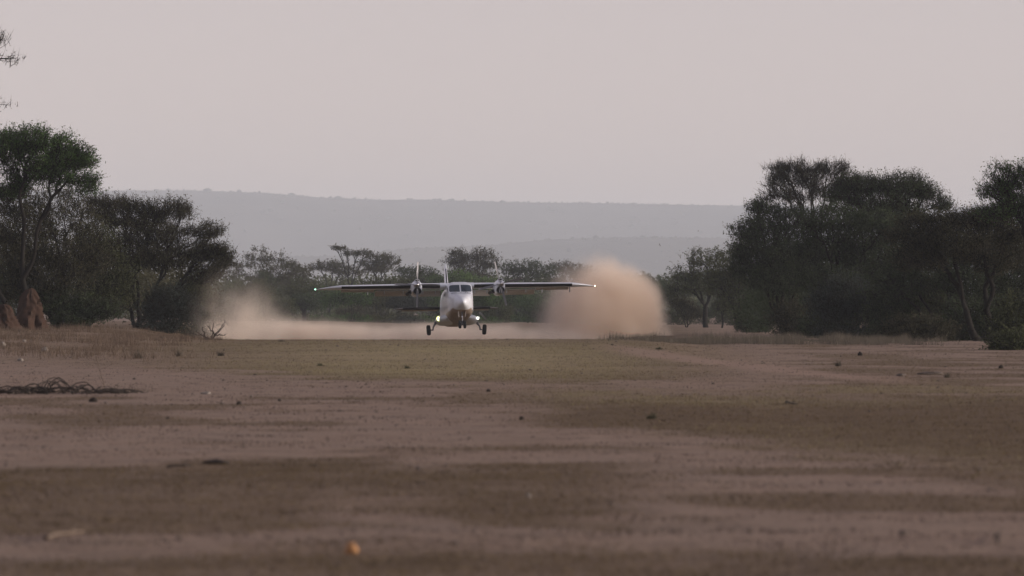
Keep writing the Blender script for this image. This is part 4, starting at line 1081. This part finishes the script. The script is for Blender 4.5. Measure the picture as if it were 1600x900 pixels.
# ------------------------------------------------------------------ small things lying about
M_stone = plain('brown_stone', (0.10, 0.08, 0.068), 0.9, var=0.3, scale=12, bump=0.4)
M_darkclod = plain('dark_clod', (0.030, 0.023, 0.019), 0.95, var=0.4, scale=14, bump=0.5)
M_pale = plain('pale_stone', (0.22, 0.195, 0.17), 0.85, var=0.2, scale=12, bump=0.3)
M_orange = plain('orange_stone', (0.36, 0.19, 0.08), 0.8, var=0.3, scale=14, bump=0.3)
M_dead = plain('dead_wood', (0.045, 0.036, 0.030), 0.9, var=0.3, scale=14)
M_deadpale = plain('weathered_wood', (0.14, 0.105, 0.078), 0.9, var=0.3, scale=14)
def lump(name, px, py, wpx, hpx, mat, seed, label, cat, dep=0.9):
    import bmesh
    x, y = on_ground(px, py + hpx * 0.45); m = y / FPX
    rng = np.random.default_rng(seed)
    bm = bmesh.new(); bmesh.ops.create_icosphere(bm, subdivisions=3, radius=1)
    off = rng.uniform(0, 50)
    for v in bm.verts:
        c = v.co; nn = float(fbm(np.array([c.x * 1.3 + off]), np.array([c.y * 1.3 + c.z * 1.1 + off]), seed, 3)[0]) - 0.5
        k = 1 + 0.9 * nn
        v.co = Vector((c.x * k * wpx * m / 2, c.y * k * wpx * m / 2 * dep, max(c.z, -0.4) * k * hpx * m * 0.72))
    for f in bm.faces: f.smooth = True
    me = bpy.data.meshes.new(name); bm.to_mesh(me); bm.free()
    o = link(name, me, mat); o.location = (x, y, gz(x, y) + hpx * m * 0.22)
    tag(o, label, cat)
    return o
lump('stone', 549, 859, 24, 18, M_orange, 1, 'small orange-tan stone alone in the near foreground', 'stone')
lump('earth_clod', 145, 625, 12, 8, M_darkclod, 2, 'dark clod just below the brush pile', 'clod')
lump('earth_clod', 373, 630, 9, 6, M_darkclod, 3, 'small dark clod on bare earth right of the brush pile', 'clod')
lump('earth_clod', 338, 722, 38, 7, M_darkclod, 4, 'flat dark dung patch beside the lying stick', 'dung')
lump('earth_clod', 763, 610, 7, 5, M_darkclod, 5, 'dark pebble at the green turf edge below the airplane', 'clod')
lump('earth_clod', 815, 654, 7, 5, M_darkclod, 6, 'tiny dark clod on the pale earth left of the brown turf', 'clod')
lump('earth_clod', 1344, 553, 7, 6, M_darkclod, 7, 'dark clod in front of the thicket grass', 'clod')
lump('earth_clod', 1564, 573, 7, 6, M_darkclod, 8, 'dark clod by the small shrub near the photo edge', 'clod')
lump('earth_clod', 1411, 834, 14, 9, M_stone, 9, 'brown clod in the near ground toward the lower corner', 'clod')
lump('earth_clod', 262, 653, 6, 4, M_darkclod, 10, 'tiny clod on the bare earth below the upright stem', 'clod')
lump('earth_clod', 437, 625, 5, 4, M_darkclod, 11, 'speck-like clod beside the small dark clod', 'clod')
lump('stone', 4, 538, 11, 8, M_pale, 12, 'whitish stone on the grassy bank at the photo edge', 'stone')
lump('stone', 70, 546, 11, 8, M_pale, 13, 'whitish stone in the dry grass below the taller mound', 'stone')
lump('stone', 32, 562, 10, 5, M_pale, 14, 'flat pale stone at the foot of the grassy bank', 'stone')
lump('stone', 38, 533, 6, 4, M_pale, 15, 'little pale stone between the two whitish stones', 'stone')
lump('stone', 826, 775, 8, 6, M_pale, 16, 'little whitish pebble in the brown turf foreground', 'stone')
lump('stone', 322, 614, 18, 4, M_pale, 17, 'flat pale slab flush in bare earth right of the brush', 'stone')
lump('earth_heap', 1455, 583, 40, 5, M_stone, 18, 'low dark heap of earth before the thicket', 'earth heap')
lump('earth_heap', 1408, 586, 18, 4, M_stone, 19, 'dark tussocky hump left of the low earth heap', 'earth heap')

def branchy(name, label, cat, segs_list, mat, loc):
    P0 = np.array([s[0] for s in segs_list]); P1 = np.array([s[1] for s in segs_list]); R0 = np.array([s[2] for s in segs_list]); R1 = np.array([s[3] for s in segs_list])
    v, f = segs_mesh(P0, P1, R0, R1, 5)
    o = link(name, mesh_np(name, v, f, True), mat); o.location = loc
    tag(o, label, cat)
    return o
def stick(px0, py0, px1, py1, r, mat, label):
    x0, y0 = on_ground(px0, py0); x1, y1 = on_ground(px1, py1); rng = np.random.default_rng(int(px0))
    a = np.array([0, 0, 0.0]); b = np.array([x1 - x0, y1 - y0, gz(x1, y1) - gz(x0, y0)]); S = []; p = a
    for j in range(1, 6):
        q = a + (b - a) * j / 5 + rng.normal(size=3) * 0.02; q[2] = max(q[2], r * 0.4) + 0.02 * rng.uniform()
        S.append((p, q, r * (1.1 - 0.1 * j), r * (1.0 - 0.1 * j))); p = q
    S.append((a + (b - a) * 0.6, a + (b - a) * 0.6 + np.array([0.05, 0.1, 0.08]), r * 0.5, r * 0.2))
    branchy('stick', label, 'stick', S, mat, (x0, y0, gz(x0, y0) + r * 0.6))
stick(260, 733, 304, 733, 0.016, M_dead, 'dark lying stick left of the dung patch')
stick(72, 846, 130, 838, 0.022, M_deadpale, 'pale tan stick in the near left foreground')
stick(1228, 631, 1244, 634, 0.02, M_dead, 'short dark stick on the right-hand brown turf')
stick(1558, 850, 1556, 842, 0.012, M_dead, 'tiny upright twig near the lower right corner')

# fallen thorn branch at the left end of the crest
def thorn_branch():
    y = 262.0; x = (330 - 800) / FPX * y; z = gz(x, y); m = y / FPX; rng = np.random.default_rng(5); S = []
    def arm(p, q, r, n, thorns):
        p = np.array(p) * m; q = np.array(q) * m; prev = p
        for j in range(1, n + 1):
            t = j / n; c = p + (q - p) * t + rng.normal(size=3) * 0.022
            S.append((prev, c, r * (1 - 0.6 * (j - 1) / n), r * (1 - 0.6 * j / n)))
            for _ in range(thorns):
                dd = rng.normal(size=3); dd[2] = abs(dd[2]); dd /= np.linalg.norm(dd)
                S.append((c, c + dd * rng.uniform(0.04, 0.13), 0.012, 0.003))
            prev = c
    for p, q in (((0, 0, 0), (22, 3, 28)), ((2, 0, 2), (22, -6, 24)), ((0, 0, 0), (-24, 4, 14)), ((-4, 0, 3), (-32, -5, 12)), ((0, 0, 3), (4, 8, 26)), ((6, 2, 8), (-6, 6, 22)), ((8, 0, 8), (22, 8, 8)), ((-10, 2, 6), (-14, 4, 20)), ((4, 0, 0), (18, -8, 2)), ((0, 0, 0), (-14, -12, 2))):
        arm(p, q, 0.03, 6, 2)
    branchy('thorn_branch', 'fallen spiky thorn branch at the end of the crest before the plume', 'branch', S, M_dead, (x, y, z))
thorn_branch()
# brush pile on the left
def brush_pile():
    rng = np.random.default_rng(8); x0, y0 = on_ground(90, 615); m = y0 / FPX; S = []
    for k in range(68):
        cx = rng.uniform(-115, 110); L = rng.uniform(12, 60); hgt = rng.uniform(2, 25) * max(0.25, 1 - abs(cx + 5) / 130)
        yy = rng.uniform(-0.5, 0.5); dy = rng.normal() * 0.25; prev = None; r = rng.uniform(0.006, 0.018)
        for j in range(7):
            t = j / 6; p = np.array([(cx + (t - 0.5) * L) * m, yy + dy * (t - 0.5), hgt * m * math.sin(math.pi * t) ** 0.8 + rng.normal() * 0.012 + 0.02])
            if prev is not None: S.append((prev, p, r, r * 0.9))
            prev = p
        for j in range(2):
            d_ = rng.normal(size=3); d_[2] = abs(d_[2]) * 0.8; S.append((prev, prev + d_ / np.linalg.norm(d_) * rng.uniform(0.05, 0.25), r * 0.7, 0.003))
    branchy('brush_pile', 'low tangled pile of dark dead brush lying on bare earth', 'brush pile', S, M_dead, (x0, y0, gz(x0, y0) - 0.01))
    rng = np.random.default_rng(4); S = []; x1, y1 = on_ground(164, 606); m = y1 / FPX; p = np.array([0, 0, -0.02])
    for j in range(1, 9):
        q = np.array([-14 * m * j / 8, 0.1 * j / 8, 46 * m * j / 8]) + rng.normal(size=3) * 0.008; S.append((p, q, 0.010, 0.009)); p = q
        if j > 4: d_ = np.array([rng.normal() * 0.08, rng.normal() * 0.05, 0.07]); S.append((q, q + d_, 0.006, 0.003))
    branchy('dry_stem', 'thin leaning dry stem rising from the end of the brush pile', 'stem', S, M_deadpale, (x1, y1, gz(x1, y1)))
brush_pile()

G_weed = leaf_mat('dull_green_weed', (0.06, 0.062, 0.04), (0.085, 0.085, 0.055), (0.12, 0.115, 0.075), 0.2)
# weeds: small tussocks one can pick out
def weed(px, py, wpx, hpx, seed, label, mat):
    x, y = on_ground(px, py); m = y / FPX; rng = np.random.default_rng(seed)
    n = 46; pts = np.stack([rng.normal(size=n) * wpx * m * 0.10, rng.normal(size=n) * wpx * m * 0.08, np.zeros(n)], -1)
    o = blades('weed_tuft', pts, hpx * m * np.exp(-2.2 * ((pts[:, 0] / (wpx * m * 0.25)) ** 2)) * rng.uniform(0.3, 1.2, n) + 0.02, 0.009, 3, mat, seed, label, 0.02, 1.5, kind=None)
    o.location = (x, y, gz(x, y)); o['category'] = 'weed'
for k, (px, py, w, h, lab, mt) in enumerate([
        (1030, 546, 22, 4, 'flat dark green tuft at the start of the earth track', G_weed),
        (636, 576, 14, 5, 'dark weed tuft on the green turf left of the nose wheel', G_weed),
        (280, 557, 22, 14, 'wiry grey weed at the foot of the bank', G_grey),
        (345, 556, 18, 10, 'wiry weed right of the grey weed at the bank foot', G_grey),
        (215, 560, 40, 18, 'straw coloured tussock in the middle of the bank', G_grey),
        (440, 534, 24, 5, 'small dark weed on the crest left of the airplane', G_grey),
        (500, 572, 14, 5, 'green weed tuft on the left of the green turf', G_weed),
        (1018, 655, 22, 8, 'ragged weed in the brown turf right of centre', G_weed),
        (1480, 590, 16, 8, 'small weed beyond the low earth heap', G_grey),
        (1310, 572, 16, 10, 'thin weed in front of the thicket grass', G_grey)]):
    weed(px, py, w, h, 200 + k, lab, mt)

# loose pebbles and litter: too many to count
def litter():
    rng = np.random.default_rng(131); n = 2600
    d = 32.0 * (290.0 / 32.0) ** rng.uniform(0, 1, n); x = rng.uniform(-0.1, 0.1, n) * d
    r = rng.lognormal(-4.75, 0.5, n) * (0.7 + d / 160)
    o = blobs('earth_crumbs', np.stack([x, d, ground_z(x, d) + r * 0.2], -1), r, 0.6, M_stone, 132)
    tag(o, 'loose crumbs of earth and pebbles strewn over the strip', kind='stuff')
litter()

# birds
M_bird = plain('dark_plumage', (0.012, 0.012, 0.013), 0.8)
def bird(px, py, d, span, roll, yaw, label):
    mb = MB()
    rr = []
    for s, r in ((-0.52, 0.0), (-0.47, 0.035), (-0.40, 0.075), (-0.30, 0.08), (-0.12, 0.13), (0.10, 0.13), (0.3, 0.075), (0.42, 0.05)):
        rr.append([Vector((r * math.cos(a), s, r * 0.9 * math.sin(a))) for a in [2 * math.pi * i / 10 for i in range(10)]])
    mb.rings(rr)
    o = mb.build('bird', M_bird); o.location = toworld(px, py, d); o.scale = (span,) * 3; o.rotation_euler = (0, roll, yaw)
    for sx in (1, -1):
        w = MB(); secs = []
        for x, y, c, z in ((0.08, -0.16, 0.34, 0.03), (0.45, -0.20, 0.32, 0.20), (0.8, -0.06, 0.24, 0.26), (1.05, 0.14, 0.07, 0.25)):
            secs.append([Vector((sx * x, y, z)), Vector((sx * x, y + c * 0.4, z + 0.025)), Vector((sx * x, y + c, z)), Vector((sx * x, y + c * 0.4, z - 0.01))])
        w.rings(secs); w.build('wing', M_bird, o)
    w = MB(); w.rings([[Vector((-0.05, 0.38, 0.02)), Vector((0.05, 0.38, 0.02)), Vector((0.05, 0.38, -0.02)), Vector((-0.05, 0.38, -0.02))], [Vector((-0.12, 0.66, 0.01)), Vector((0.12, 0.66, 0.01)), Vector((0.12, 0.66, -0.01)), Vector((-0.12, 0.66, -0.01))]]); w.build('tail', M_bird, o)
    tag(o, label, 'bird', 'birds in flight')
bird(1031, 383, 300, 0.10, 0.9, 0.7, 'dark bird flying in front of the foothill above the dust cloud')
bird(1091, 361, 330, 0.06, -1.0, 1.2, 'smaller dark bird near the thicket edge against the escarpment')
bird(1531, 236, 320, 0.04, 0.6, -0.5, 'tiny bird speck in the sky above the thicket gap')

# ------------------------------------------------------------------ haze
def haze():
    mb = MB(); y0, y1, hx, zb, zt = -380.0, 18300.0, 5100.0, -6.0, 345.0
    mb.box((0, (y0 + y1) / 2, (zb + zt) / 2), (hx, (y1 - y0) / 2, (zt - zb) / 2))
    m, nt, out = new_mat('hazy_air')
    v = N(nt, 'ShaderNodeVolumePrincipled')
    v.inputs['Color'].default_value = (0.82, 0.915, 1.0, 1); v.inputs['Density'].default_value = 0.000095; v.inputs['Anisotropy'].default_value = 0.0
    nt.links.new(v.outputs[0], out.inputs['Volume'])
    o = mb.build('haze', m, None, False); o['kind'] = 'stuff'
    o['label'] = 'thin dusty haze filling the air over the plain'
haze()
